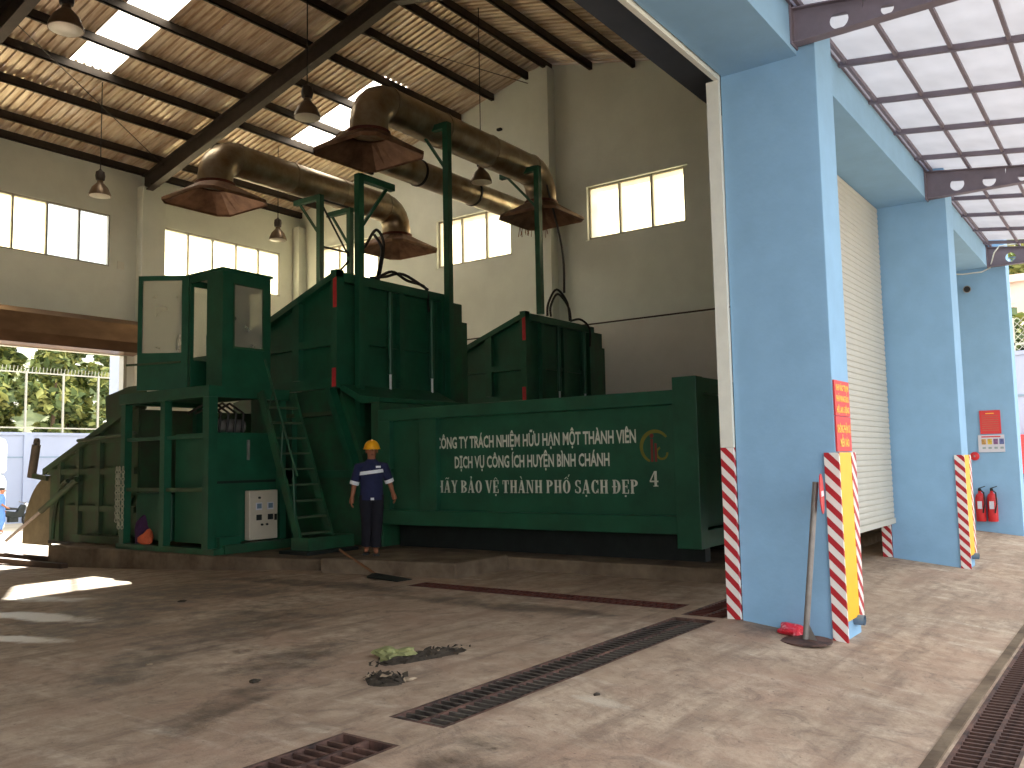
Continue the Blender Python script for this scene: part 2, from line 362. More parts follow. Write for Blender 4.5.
# raised kerb edge along the outdoor drain
struct(B(2.5, 26, 1.10, 1.17, -.3, -.232).build('kerb_strip', CONC), 'thin concrete strip beside the outdoor drain', 'kerb')

# plinths under the machines
struct(B(10.15, 20.0, 3.95, 18.3, -.6, .17).build('machine_plinth', CONC, bevel=.02), 'long concrete plinth under the green container', 'plinth')
m_ = MB(); m_.prism([(8.98, 7.45), (10.14, 7.45), (10.14, 9.65), (8.62, 9.65)], 'z', -.3, .20)
struct(m_.build('concrete_step', CONC, bevel=.03), 'low concrete block the worker stands on', 'step')
m_ = MB(); m_.prism([(8.75, 9.8), (10.14, 9.8), (10.14, 16.4), (8.15, 16.4), (8.25, 13.5), (8.42, 11.6)], 'z', -.6, .16)
struct(m_.build('machine_kerb', CONC, bevel=.03), 'concrete kerb under the operator platform legs', 'kerb')

# ---- walls
def wall_x_openings(y0, y1, x0, x1, z0, z1, holes):      # wall in the XZ plane
    xs_ = sorted(set([x0, x1]+[v for h in holes for v in h[:2]])); zs_ = sorted(set([z0, z1]+[v for h in holes for v in h[2:]])); m = MB()
    for i in range(len(xs_)-1):
        for j in range(len(zs_)-1):
            cx, cz = (xs_[i]+xs_[i+1])/2, (zs_[j]+zs_[j+1])/2
            if any(h[0] < cx < h[1] and h[2] < cz < h[3] for h in holes): continue
            m.box(xs_[i], xs_[i+1], y0, y1, zs_[j], zs_[j+1])
    return m
WZ0, WZ1 = 7.23, 8.72
DOOR = (8.6, 13.75, -1, 4.72)
wall_rear = struct(wall_x_openings(23.5, 23.7, -4, 20.3, -1, 10.1, [(8.8, 13.2, WZ0, WZ1), (14.84, 19.22, WZ0, WZ1), DOOR]).build('wall_rear', BEIGE), 'beige rear wall with ribbon windows and a truck doorway', 'wall')
FZ0, FZ1 = 7.42, 8.85
FW = [(9.05, 11.87), (14.45, 17.2), (19.75, 22.5)]
ybs = sorted(set([3.2, 13.35, 23.5]+[v for f_ in FW for v in f_])); m_ = MB()
def roofz(y): return 10.28+0.24*(23.5-y) if y >= 13.35 else 10.28+0.24*(y-3.2)
for i in range(len(ybs)-1):
    a, b = ybs[i], ybs[i+1]; hole = any(f_[0] <= a and b <= f_[1] for f_ in FW)
    if hole: m_.box(20.1, 20.3, a, b, -.8, FZ0); m_.prism([(a, FZ1), (b, FZ1), (b, roofz(b)-.03), (a, roofz(a)-.03)], 'x', 20.1, 20.3)
    else: m_.prism([(a, -.8), (b, -.8), (b, roofz(b)-.03), (a, roofz(a)-.03)], 'x', 20.1, 20.3)
wall_far = struct(m_.build('wall_right', BEIGE), 'beige gable wall with three windows behind the machines', 'wall')
struct(B(19.98, 20.098, 3.25, 23.45, -.6, 5.05).build('trim_1', DADO), 'glossy whitish lower band of the gable wall', 'wall panel')
struct(B(19.75, 20.098, 12.88, 13.5, 5.06, 12.45).build('wall_pilaster', BEIGE), 'beige pilaster under the roof ridge on the gable wall', 'pilaster')
struct(B(14.0, 14.73, 23.2, 23.498, -.6, 9.72).build('wall_pilaster', BEIGE), 'beige pilaster between the two rear ribbon windows', 'pilaster')
struct(B(19.77, 20.098, 23.2, 23.498, -.6, 9.7).build('wall_pilaster', BEIGE), 'beige pilaster in the far rear corner', 'pilaster')
struct(B(-4.2, -4.0, 3.2, 23.7, -.8, 12.4).build('closing_wall_left', BEIGE), 'unseen beige wall on the near left, added to close the hall against light', 'wall')  # out of view, added to shut out light and keep the hall dim
# front wall above the bays : lintel + parapet, blue outside, beige skin inside
struct(B(-4, 20.43, 2.44, 3.18, 5.24, 10.35).build('wall_front', BLUE), 'blue lintel wall above the loading bays', 'wall')
struct(B(-4, 20.1, 3.182, 3.2, 5.30, 10.3).build('wall_front_lining', BEIGE), 'beige inner face of the front wall', 'wall')
pil = []
for x0, yo, lab in ((8.03, 2.275, 'big blue pillar nearest the camera'), (13.95, 2.2, 'second blue pillar beyond the closed cream shutter'), (19.9, 2.13, 'farthest blue pillar, with fire extinguishers'), (-4.53, 2.25, 'blue pillar at the near end of the wide bay')):
    pil.append(struct(B(x0, x0+.53, yo, 3.2, -.5, 10.3).build('facade_pillar', BLUE, bevel=.008), lab, 'pillar'))

# ---- windows
def window_set(name, label, plane, c0, n, step, axis, z0, z1, clear=()):
    """ribbon window : frame, mullions and panes; axis 'x' lies in a Y plane, axis 'y' in an X plane"""
    ln = n*step
    def bx(a0, a1, d0, d1, zz0, zz1):
        return B(a0, a1, plane+d0, plane+d1, zz0, zz1) if axis == 'x' else B(plane+d0, plane+d1, a0, a1, zz0, zz1)
    t = bpy.data.objects.new(name, None); COL.objects.link(t); t.location = (c0, plane, z0) if axis == 'x' else (plane, c0, z0); struct(t, label, 'window')
    f = 0.045
    m = MB()
    for q in (bx(c0, c0+ln, .02, .10, z0, z0+f), bx(c0, c0+ln, .02, .10, z1-f, z1), bx(c0, c0+f, .02, .10, z0+f, z1-f), bx(c0+ln-f, c0+ln, .02, .10, z0+f, z1-f)): m.add(q.v, q.f)
    m.build('window_frame', ALU, t)
    for i in range(1, n): bx(c0+i*step-.028, c0+i*step+.028, .015, .095, z0+f, z1-f).build('mullion', ALU, t)
    for i in range(n):
        bx(c0+i*step+.03, c0+(i+1)*step-.03, .055, .063, z0+f, z1-f).build('pane', CLEAR if i in clear else FROST, t)
    return t
window_set('window_1', 'ribbon window of the rear wall at the left edge', 23.5, 8.8, 5, .88, 'x', WZ0, WZ1, (3, 4))
window_set('window_2', 'ribbon window of the rear wall behind the operator cabin', 23.5, 14.84, 5, .876, 'x', WZ0, WZ1)
window_set('window_3', 'three-pane window high on the gable wall nearest the pillar', 20.1, 9.05, 3, .94, 'y', FZ0, FZ1)
window_set('window_4', 'three-pane window on the gable wall partly behind a round duct', 20.1, 14.45, 3, .9167, 'y', FZ0, FZ1)
window_set('window_5', 'three-pane window on the gable wall behind the green duct posts', 20.1, 19.75, 3, .9167, 'y', FZ0, FZ1)
# raised plaster surrounds of the gable windows
for i, (a, b) in enumerate(FW):
    m_ = MB().box(20.02, 20.098, a-.09, b+.05, FZ1, FZ1+.06).box(20.02, 20.098, b, b+.07, FZ0-.03, FZ1)
    struct(m_.build('trim_%d' % (i+2), BEIGE), ['plaster drip edge over the window nearest the pillar', 'plaster drip edge over the middle gable window', 'plaster drip edge over the farthest gable window'][i], 'trim')

# ---- rear doorway : shutter box and jamb
t = bpy.data.objects.new('door_1', None); COL.objects.link(t); t.location = (11.2, 23.4, -.45); struct(t, 'open rear truck doorway with brown metal shutter box', 'door')
m_ = MB(); m_.prism([(23.498, 4.74), (23.05, 4.78), (22.95, 5.05), (22.98, 5.55), (23.15, 5.7), (23.498, 5.72)], 'x', 8.0, 13.95)
m_.build('shutter_box', mat('brown_shutter_box', rgb(150, 120, 96), .3, .6, .3, 1.6, 0, stretch=(.4, 1, 1), col2=rgb(112, 88, 70)), t)
B(8.6, 8.7, 23.45, 23.68, -.6, 4.72).build('jamb', ALU, t); B(13.65, 13.75, 23.45, 23.68, -.6, 4.72).build('jamb', ALU, t)

# ---- roof
RO = bpy.data.objects.new('ceiling', None); COL.objects.link(RO); RO.location = (8, 13.35, 10); struct(RO, 'corrugated metal gable roof on dark purlins', 'roof')
def sheet_mb(x0, x1, ya, yb):
    """ribbed roof sheet, ya..yb on one slope"""
    n = max(2, int(round((x1-x0)/.2))); p = (x1-x0)/n; prof = []
    for i in range(n):
        x = x0+i*p; prof += [(x, 0), (x+p*.52, 0), (x+p*.62, .045), (x+p*.9, .045)]
    prof.append((x1, 0)); m = MB()
    nseg = 6; rows = []
    for k in range(nseg+1):
        y = ya+(yb-ya)*k/nseg; rows.append([(x, y, roofz(y)+h) for x, h in prof])
    c = len(prof)
    m.add([v for r in rows for v in r], [(k*c+i, k*c+i+1, (k+1)*c+i+1, (k+1)*c+i) for k in range(nseg) for i in range(c-1)])
    return m
bnds = []
x = 10.12
while x > -4.0: bnds.append(x); x -= 1.01
bnds.append(-4.2); bnds = sorted(bnds)+[11.13]+[11.13+(16.7-11.13)/5*i for i in range(1, 6)]+[17.72, 18.7, 19.6, 20.45]
for i in range(len(bnds)-1):
    a, b = bnds[i], bnds[i+1]-.0005
    sky = abs(a-10.12) < .01 or abs(a-16.7) < .01
    if sky:
        sheet_mb(a, b, 13.35, 16.25).build('roof_sheet', ZINC, RO); sheet_mb(a, b, 16.25, 19.95).build('skylight_panel', FIBRE, RO); sheet_mb(a, b, 19.95, 24.2).build('roof_sheet', ZINC, RO)
    else: sheet_mb(a, b, 13.35, 24.2).build('roof_sheet', ZINC, RO)
    sheet_mb(a, b, 1.9, 13.35).build('roof_sheet', ZINC, RO)
m_ = MB()
for s_ in (-1, 1): m_.add([(-4.2, 13.35, roofz(13.35)+.1), (20.45, 13.35, roofz(13.35)+.1), (20.45, 13.35+s_*.4, roofz(13.35+s_*.4)+.07), (-4.2, 13.35+s_*.4, roofz(13.35+s_*.4)+.07)], [(0, 1, 2, 3)])
m_.build('ridge_cap', ZINC, RO)
for yp in (22.6, 21.2, 19.95, 18.82, 17.55, 16.25, 15.0, 13.75, 12.95, 11.65, 10.35, 9.1, 7.85, 6.6, 5.35, 4.1, 23.42):
    z = roofz(yp)
    m_ = MB().box(-4, 20.09, yp-.03, yp+.03, z-.21, z-.01).box(-4, 20.09, yp-.03, yp+.07, z-.21, z-.195)
    m_.build('purlin', STEEL_BR, RO)
for xr in (14.2, 8.2, 2.2):
    m_ = MB()
    for y0, y1 in ((23.45, 13.35), (3.25, 13.35)):
        zt = lambda y: roofz(y)-.215
        P, Q = (xr, y0, zt(y0)), (xr, y1, zt(y1)); dp = .5
        m_.prism([(y0, zt(y0)-dp), (y1, zt(y1)-.45), (y1, zt(y1)), (y0, zt(y0))], 'x', xr-.012, xr+.012)
        for o_ in (0, -1):
            e0 = zt(y0)+(0 if o_ == 0 else -dp); e1 = zt(y1)+(0 if o_ == 0 else -.45)
            m_.prism([(y0, e0-.018), (y1, e1-.018), (y1, e1), (y0, e0)], 'x', xr-.11, xr+.11)
    m_.box(xr-.14, xr+.14, 22.9, 23.45, 9.70, 9.74)
    m_.build('rafter', STEEL_BR, RO)
    k = MB()
    for yp in (22.6, 21.2, 19.95, 18.82, 17.55, 16.25, 15.0): k.box(xr+.02, xr+.07, yp-.09, yp-.03, roofz(yp)-.40, roofz(yp)-.05)
    k.build('purlin_cleats', STEEL_BR, RO)
# sag rods under the sheets
for (p, q) in (((14.2, 15.0, 11.95), (20.0, 13.7, 12.25)), ((8.2, 18.8, 11.05), (14.2, 22.5, 10.2))):
    MB().tube([p, q], .012, 6).build('sag_rod', STEEL_BR, RO)

# ---- bay 1 : shutter coil housing, head rail, guide rail
struct(B(-3.9, 19.95, 3.255, 3.62, 5.29, 6.0).build('shutter_housing', SOFFIT), 'shutter coil housing above the open bay, unlit darkness put into its colour', 'shutter box')
struct(B(-3.9, 8.02, 3.2, 3.25, 5.2, 5.285).build('trim_5', WHITE), 'white steel head rail of the open bay', 'trim')
def guide_rail(xp, label, ztop, zs, side):
    t = thing('guide_rail', (xp, 3.27, 0), label, 'guide rail', 'white shutter guide rails with striped feet')
    a, b = (xp-.05, xp-.002) if side < 0 else (xp+.002, xp+.05)
    B(a, b, 3.203, 3.33, zs, ztop).build('rail', WHITE, t); B(a, b, 3.203, 3.33, .0, zs-.002).build('striped_foot', STRIPE, t)
    return t
guide_rail(8.03, 'white vertical guide rail with striped foot on the big pillar', 5.199, 1.60, -1)
guide_rail(13.95, 'white guide rail with striped foot beside the raised end of the cream shutter', 5.1, 1.55, -1)

# ---- roller shutters of bays 2 and 3
def shutter(name, label, x0, x1, zb):
    t = bpy.data.objects.new(name, None); COL.objects.link(t); t.location = ((x0+x1)/2, 3.15, zb); struct(t, label, 'door')
    pz = .0775; m = MB()
    m.prism([(3.146, 0), (3.138, .01), (3.135, .037), (3.138, .064), (3.146, .076), (3.175, .076), (3.175, 0)], 'x', x0, x1)
    m.v = [(a, b, c+zb+.08) for a, b, c in m.v]
    s0 = m.build('slat', CREAM, t); n = int((5.28-zb-.08)/pz)
    for i in range(1, n): rep(s0, (0, 0, i*pz))
    B(x0, x1, 3.12, 3.18, zb, zb+.078).build('bottom_bar', CREAM, t)
    return t
shutter('door_2', 'cream roller shutter almost closed in the second bay', 8.57, 13.89, .50)
shutter('door_3', 'cream roller shutter of the third bay seen as a sliver', 14.49, 19.89, .10)

# ---- entrance canopy
CN = thing('canopy', (8, 2.44, 5.66), 'translucent white canopy on grey perforated girders', 'canopy'); tag(CN, kind='structure')
def cz(y): return 5.68-.136*(2.44-y)
yl = [2.36-.505*i for i in range(0, 8)]; xl = [8.19+1.252*i for i in range(-10, 11)]
xl = [x for x in xl if x < 20.0]
m_ = MB()
for i, y in enumerate(yl): MB().bar((xl[0], y, cz(y)+.0), (19.9, y, cz(y)+.0), .035, .05).build('rail', GIRDER, CN)
ya_, yb_ = 2.44, yl[-1]
first = MB().bar((xl[0], ya_, cz(ya_)-.012), (xl[0], yb_, cz(yb_)-.012), .05, .06).build('cross_bar', GIRDER, CN)
for x in xl[1:]: rep(first, (x-xl[0], 0, 0))
d = .0
pz0 = MB().add([(xl[0]+.01, yl[0]-.01, cz(yl[0]-.01)+.032), (xl[0]+1.242, yl[0]-.01, cz(yl[0]-.01)+.032), (xl[0]+1.242, yl[1]+.01, cz(yl[1]+.01)+.032), (xl[0]+.01, yl[1]+.01, cz(yl[1]+.01)+.032),
               (xl[0]+.01, yl[0]-.01, cz(yl[0]-.01)+.040), (xl[0]+1.242, yl[0]-.01, cz(yl[0]-.01)+.040), (xl[0]+1.242, yl[1]+.01, cz(yl[1]+.01)+.040), (xl[0]+.01, yl[1]+.01, cz(yl[1]+.01)+.040)],
              [(3,2,1,0),(4,5,6,7),(0,1,5,4),(1,2,6,5),(2,3,7,6),(3,0,4,7)]).build('pane', POLYC, CN)
for i in range(len(xl)-1):
    for j in range(len(yl)-1):
        if i == 0 and j == 0: continue
        rep(pz0, (xl[i]-xl[0], yl[j]-yl[0], cz(yl[j])-cz(yl[0])))
B(-4, 20, 2.41, 2.437, 5.66, 5.71).build('wall_angle', GIRDER, CN)
def girder(xg):
    """tapered beam with round holes, built from a holed web and flanges"""
    y0, y1 = 2.438, -1.15
    zb = 5.31 if xg < 9 else 5.24; hs = [(2.02-.41*i, .092-.008*min(i, 4)) for i in range(7)]
    top = lambda y: cz(y)-.05
    bmm = bmesh.new(); vs = []
    n = 20
    def face(poly): bmm.faces.new([bmm.verts.new((xg, p[0], p[1])) for p in poly])
    edges = [y0]+[(hs[i][0]+hs[i+1][0])/2 for i in range(len(hs)-1)]+[y1]
    for i, (hy, hr) in enumerate(hs):
        a, b = edges[i], edges[i+1]; zc = (zb+top(hy))/2-.03; hr = min(hr, (top(hy)-zb)/2-.05)
        ring = [(hy+hr*math.cos(2*math.pi*k/n), zc+hr*math.sin(2*math.pi*k/n)) for k in range(n)]
        outer = []
        for k in range(n):
            c, s = math.cos(2*math.pi*k/n), math.sin(2*math.pi*k/n)
            sy = (a-hy)/c if c > 1e-6 else (b-hy)/c if c < -1e-6 else 1e9
            ty = (top(hy)-zc)/s if s > 1e-6 else (zb-zc)/s if s < -1e-6 else 1e9
            q = min(sy, ty); yy = hy+q*c; zz = zc+q*s
            if s > 0 and ty <= sy: zz = top(yy)
            outer.append((yy, zz))
        corners = [(a, top(a)), (b, top(b)), (b, zb), (a, zb)]
        for k in range(n): face([ring[k], outer[k], outer[(k+1) % n], ring[(k+1) % n]])
        for cidx, (ky0) in enumerate(corners):
            # fill triangle between the two outer points around this corner
            best = int((math.atan2(ky0[1]-zc, ky0[0]-hy) % (2*math.pi))/(2*math.pi/n)) % n
            face([outer[best], ky0, outer[(best+1) % n]])
    mb = MB(); bmm.verts.index_update(); mb.add([v.co for v in bmm.verts], [[v.index for v in f.verts] for f in bmm.faces]); bmm.free()
    mb.prism([(y0, zb-.012), (y1, zb-.012), (y1, zb), (y0, zb)], 'x', xg-.06, xg+.06)
    mb.prism([(y0, top(y0)), (y1, top(y1)), (y1, top(y1)+.012), (y0, top(y0)+.012)], 'x', xg-.06, xg+.06)
    mb.box(xg-.09, xg+.09, y0-.015, y0, zb-.03, top(y0)+.03)
    return mb.build('girder', GIRDER, CN)
for xg in (7.93, 13.87, 19.83, 1.9): girder(xg)

# ================================================================== GREEN MACHINES
# ---- container with the lettering
CT = thing('waste_container', (11.6, 7.35, .38), 'long green steel container with white company lettering', 'container')
X0 = 10.3
B(X0+.10, X0+.13, 9.26, 9.9, .78, 2.2).build('side_panel', GREEN, CT)
SP = B(X0+.10, X0+.13, 4.9, 8.92, .78, 2.2).build('side_panel', GREEN, CT)
B(X0, X0+.14, 4.9, 10.15, 2.2, 2.385).build('top_rail', GREEN, CT, bevel=.008)
B(X0-.005, X0+.14, 4.9, 10.15, .55, .78).build('bottom_rail', GREEN, CT, bevel=.008)
B(X0-.05, X0+.16, 4.57, 4.9, .38, 2.54).build('end_post', GREEN, CT, bevel=.008)
B(X0+.005, X0+.12, 8.92, 9.26, .78, 2.2).build('side_post', GREEN, CT, bevel=.006)
B(X0+.005, X0+.12, 9.9, 10.15, .78, 2.2).build('side_post', GREEN, CT, bevel=.006)
B(X0+.05, X0+.099, 9.26, 9.9, 1.38, 1.44).build('panel_rib', GREEN, CT)
B(12.74, 12.95, 4.57, 4.9, .38, 2.54).build('end_post', GREEN, CT, bevel=.008)
B(12.85, 12.95, 4.9, 10.15, .55, 2.385).build('far_side_panel', GREEN, CT)
B(X0+.16, 12.74, 4.6, 4.85, 2.34, 2.54).build('end_head_rail', GREEN, CT, bevel=.008)
B(X0+.16, 12.74, 4.6, 4.85, .38, .6).build('end_sill', GREEN, CT, bevel=.008)
ED = B(X0+.16, 12.74, 4.72, 4.78, .6, 2.34).build('end_door', GREEN, CT)
B(11.4, 11.52, 4.66, 4.719, .6, 2.34).build('door_rib', GREEN, ED); B(X0+.16, 12.74, 4.66, 4.719, 1.45, 1.55).build('door_rib', GREEN, ED)
B(X0+.14, 12.85, 4.9, 10.1, 2.30, 2.34).build('roof_plate', GREEN, CT)
B(X0+.14, 12.85, 4.9, 10.1, .55, .62).build('floor_plate', GREEN_K, CT)
for xx in (10.75, 12.3): B(xx, xx+.16, 4.75, 10.1, .171, .55).build('skid_rail', GREEN_K, CT)
for yy in (5.6, 6.8, 8.0, 9.2): B(10.92, 12.29, yy, yy+.1, .4, .549).build('cross_member', GREEN_K, CT)
TX = X0+.098
# lettering : reading direction -Y, up Z, facing -X
text_mesh('lettering', 'CÔNG TY TRÁCH NHIỆM HỮU HẠN MỘT THÀNH VIÊN', LETTER, CT, (TX, 8.99, 1.73), (0, -1, 0), (0, 0, 1), 3.48, .175, bold=.026)
text_mesh('lettering', 'DỊCH VỤ CÔNG ÍCH HUYỆN BÌNH CHÁNH', LETTER, CT, (TX, 8.62, 1.43), (0, -1, 0), (0, 0, 1), 2.70, .175, bold=.026)
# ---- third line in fat serif capitals, drawn here
def glyph(ch):
    q = []; R_ = lambda x0, y0, x1, y1: q.append([(x0, y0), (x1, y0), (x1, y1), (x0, y1)])
    def serif(x, w): R_(x-.05, 0, x+w+.05, .07); R_(x-.05, .93, x+w+.05, 1)
    def arc(cx, cy, ro, so, ri, si, a0, a1, n=14):
        for k in range(n):
            a, b = math.radians(a0+(a1-a0)*k/n), math.radians(a0+(a1-a0)*(k+1)/n)
            q.append([(cx+ro*math.cos(a), cy+so*math.sin(a)), (cx+ro*math.cos(b), cy+so*math.sin(b)), (cx+ri*math.cos(b), cy+si*math.sin(b)), (cx+ri*math.cos(a), cy+si*math.sin(a))])
    s = .2; wd = .62
    if ch == 'H': R_(.05, 0, .25, 1); R_(.45, 0, .65, 1); R_(.25, .46, .45, .54); serif(.05, s); serif(.45, s); wd = .72
    elif ch == 'A':
        q.append([(.02, 0), (.1, 0), (.36, 1), (.28, 1)]); q.append([(.42, 0), (.64, 0), (.42, 1), (.24, 1)]); R_(.14, .26, .5, .33); R_(-.03, 0, .17, .06); R_(.37, 0, .69, .06); wd = .7
    elif ch == 'Y':
        q.append([(.0, 1), (.22, 1), (.42, .45), (.25, .45)]); q.append([(.52, 1), (.6, 1), (.42, .45), (.34, .45)]); R_(.24, 0, .44, .46); R_(-.05, .94, .27, 1); R_(.46, .94, .66, 1); R_(.17, 0, .51, .06); wd = .66
    elif ch == 'V':
        q.append([(.0, 1), (.22, 1), (.42, 0), (.28, 0)]); q.append([(.54, 1), (.62, 1), (.42, 0), (.34, 0)]); R_(-.05, .94, .27, 1); R_(.48, .94, .68, 1); wd = .66
    elif ch in 'OC':
        if ch == 'O': arc(.34, .5, .34, .5, .13, .44, 0, 360, 28); wd = .7
        else: arc(.34, .5, .34, .5, .13, .44, 40, 320, 24); R_(.54, .66, .62, .98); R_(.54, .02, .62, .34); wd = .66
    elif ch in 'BPD':
        R_(.05, 0, .25, 1); serif(.05, s)
        if ch == 'D': arc(.25, .5, .42, .5, .2, .43, -90, 90); wd = .7
        else:
            arc(.25, .75, .36, .25, .15, .18, -90, 90, 10)
            if ch == 'B': arc(.25, .26, .4, .26, .18, .19, -90, 90, 10)
            wd = .68 if ch == 'B' else .64
    elif ch == 'E':
        R_(.05, 0, .25, 1); R_(0, 0, .58, .07); R_(0, .93, .58, 1); R_(.25, .47, .44, .54); R_(.5, .07, .58, .3); R_(.5, .7, .58, .93); R_(.4, .38, .45, .64); wd = .62
    elif ch == 'T':
        R_(.2, 0, .42, 1); R_(.0, .93, .62, 1); R_(0, .68, .06, .93); R_(.56, .68, .62, .93); R_(.12, 0, .5, .06); wd = .66
    elif ch == 'N':
        R_(.06, 0, .14, 1); R_(.56, 0, .64, 1); q.append([(.06, 1), (.28, 1), (.64, 0), (.5, 0)]); R_(-.02, 0, .22, .06); R_(-.02, .94, .2, 1); R_(.48, .94, .72, 1); wd = .74
    elif ch == 'S':
        arc(.3, .74, .26, .26, .09, .2, 30, 270, 14); arc(.3, .26, .28, .26, .1, .2, -150, 90, 14)
        q.append([(.1, .62), (.3, .48), (.5, .38), (.3, .54)]); R_(.46, .7, .54, .96); R_(.03, .05, .11, .3); wd = .6
    return q, wd
def serif_line(words, m, parent, x, y_left, z0, height, width):
    polys = []; cx = 0
    for wi, wordl in enumerate(words):
        for ch, marks in wordl:
            ps, wd = glyph(ch)
            if 'bar' in marks: ps = ps+[[(-.06, .46), (.34, .46), (.34, .54), (-.06, .54)]]
            mx = wd/2-.02
            for k in marks:
                if k == 'dot': ps = ps+[[(mx-.07, -.24), (mx+.07, -.24), (mx+.07, -.1), (mx-.07, -.1)]]
                if k == 'circ': ps = ps+[[(mx-.2, 1.06), (mx-.1, 1.06), (mx+.02, 1.24), (mx-.02, 1.24)], [(mx-.02, 1.24), (mx+.02, 1.24), (mx+.2, 1.06), (mx+.1, 1.06)]]
                if k == 'tilde': ps = ps+[[(mx-.2, 1.08), (mx-.08, 1.16), (mx-.08, 1.26), (mx-.2, 1.18)], [(mx-.08, 1.16), (mx+.08, 1.1), (mx+.08, 1.2), (mx-.08, 1.26)], [(mx+.08, 1.1), (mx+.2, 1.18), (mx+.2, 1.28), (mx+.08, 1.2)]]
                if k == 'hook': ps = ps+[[(mx-.04, 1.05), (mx+.04, 1.05), (mx+.04, 1.14), (mx-.04, 1.14)], [(mx-.04, 1.14), (mx+.04, 1.14), (mx+.12, 1.26), (mx+.02, 1.24)], [(mx-.1, 1.24), (mx+.12, 1.24), (mx+.08, 1.32), (mx-.06, 1.32)]]
                if k == 'grave': ps = ps+[[(mx-.16, 1.3), (mx-.04, 1.3), (mx+.06, 1.08), (mx, 1.08)]]
                if k == 'acute': ps = ps+[[(mx+.2, 1.4), (mx+.32, 1.4), (mx+.2, 1.22), (mx+.14, 1.22)]]
            polys += [[(a+cx, b) for a, b in p] for p in ps]; cx += wd+.1
        cx += .28
    tot = cx-.38; mb = MB()
    for p in polys: mb.add([(x, y_left-a*width/tot, z0+b*height) for a, b in p], [tuple(range(len(p)))])
    return mb.build('lettering', m, parent)
W = [[('H', ''), ('A', ('tilde',)), ('Y', '')], [('B', ''), ('A', ('hook',)), ('O', '')], [('V', ''), ('E', ('circ', 'dot'))], [('T', ''), ('H', ''), ('A', ('grave',)), ('N', ''), ('H', '')],
     [('P', ''), ('H', ''), ('O', ('circ', 'acute'))], [('S', ''), ('A', ('dot',)), ('C', ''), ('H', '')], [('D', ('bar',)), ('E', ('dot',)), ('P', '')]]
serif_line(W, LETTER, CT, TX-.002, 8.98, 1.055, .185, 3.48)
m_ = MB()
for p in ([(.0, .28), (.62, .28), (.62, .38), (.0, .38)], [(.34, 0), (.52, 0), (.52, 1), (.34, 1)], [(.0, .38), (.1, .38), (.42, 1), (.34, 1)], [(.26, 0), (.62, 0), (.62, .06), (.26, .06)]):
    m_.add([(TX-.002, 5.33-a*.2, 1.15+b*.2) for a, b in p], [(0, 1, 2, 3)])
m_.build('lettering', LETTER, CT)
# emblem : open gold ring with red bars and a gold hook
EM = MB(); cy, czz = 5.24, 1.67
for k in range(26):
    a, b = math.radians(35+8.2*k), math.radians(35+8.2*(k+1)); th = lambda q: .03+.022*math.sin((q-math.radians(35))/math.radians(213)*math.pi)
    EM.add([(TX-.002, cy-.22*math.cos(q)+0, czz+.22*math.sin(q)) if o_ else (TX-.002, cy-(.22-th(q))*math.cos(q), czz+(.22-th(q))*math.sin(q)) for q, o_ in ((a, 1), (b, 1), (b, 0), (a, 0))], [(0, 1, 2, 3)])
for k in range(16):
    a, b = math.radians(110+16*k), math.radians(110+16*(k+1))
    EM.add([(TX-.002, cy-.1-r_*math.cos(q), czz-.09+r_*math.sin(q)) for q, r_ in ((a, .09), (b, .09), (b, .06), (a, .06))], [(0, 1, 2, 3)])
EM.build('emblem', GOLD, CT)
EM = MB()
for yy, hh in ((5.30, .3), (5.245, .24)): EM.add([(TX-.003, yy, czz-.2), (TX-.003, yy-.035, czz-.2), (TX-.003, yy-.035, czz-.2+hh), (TX-.003, yy, czz-.2+hh)], [(0, 1, 2, 3)])
EM.ball((TX-.003, 5.28, czz+.14), .002, .03, .03, 10, 6); EM.build('emblem', LOGOR, CT)

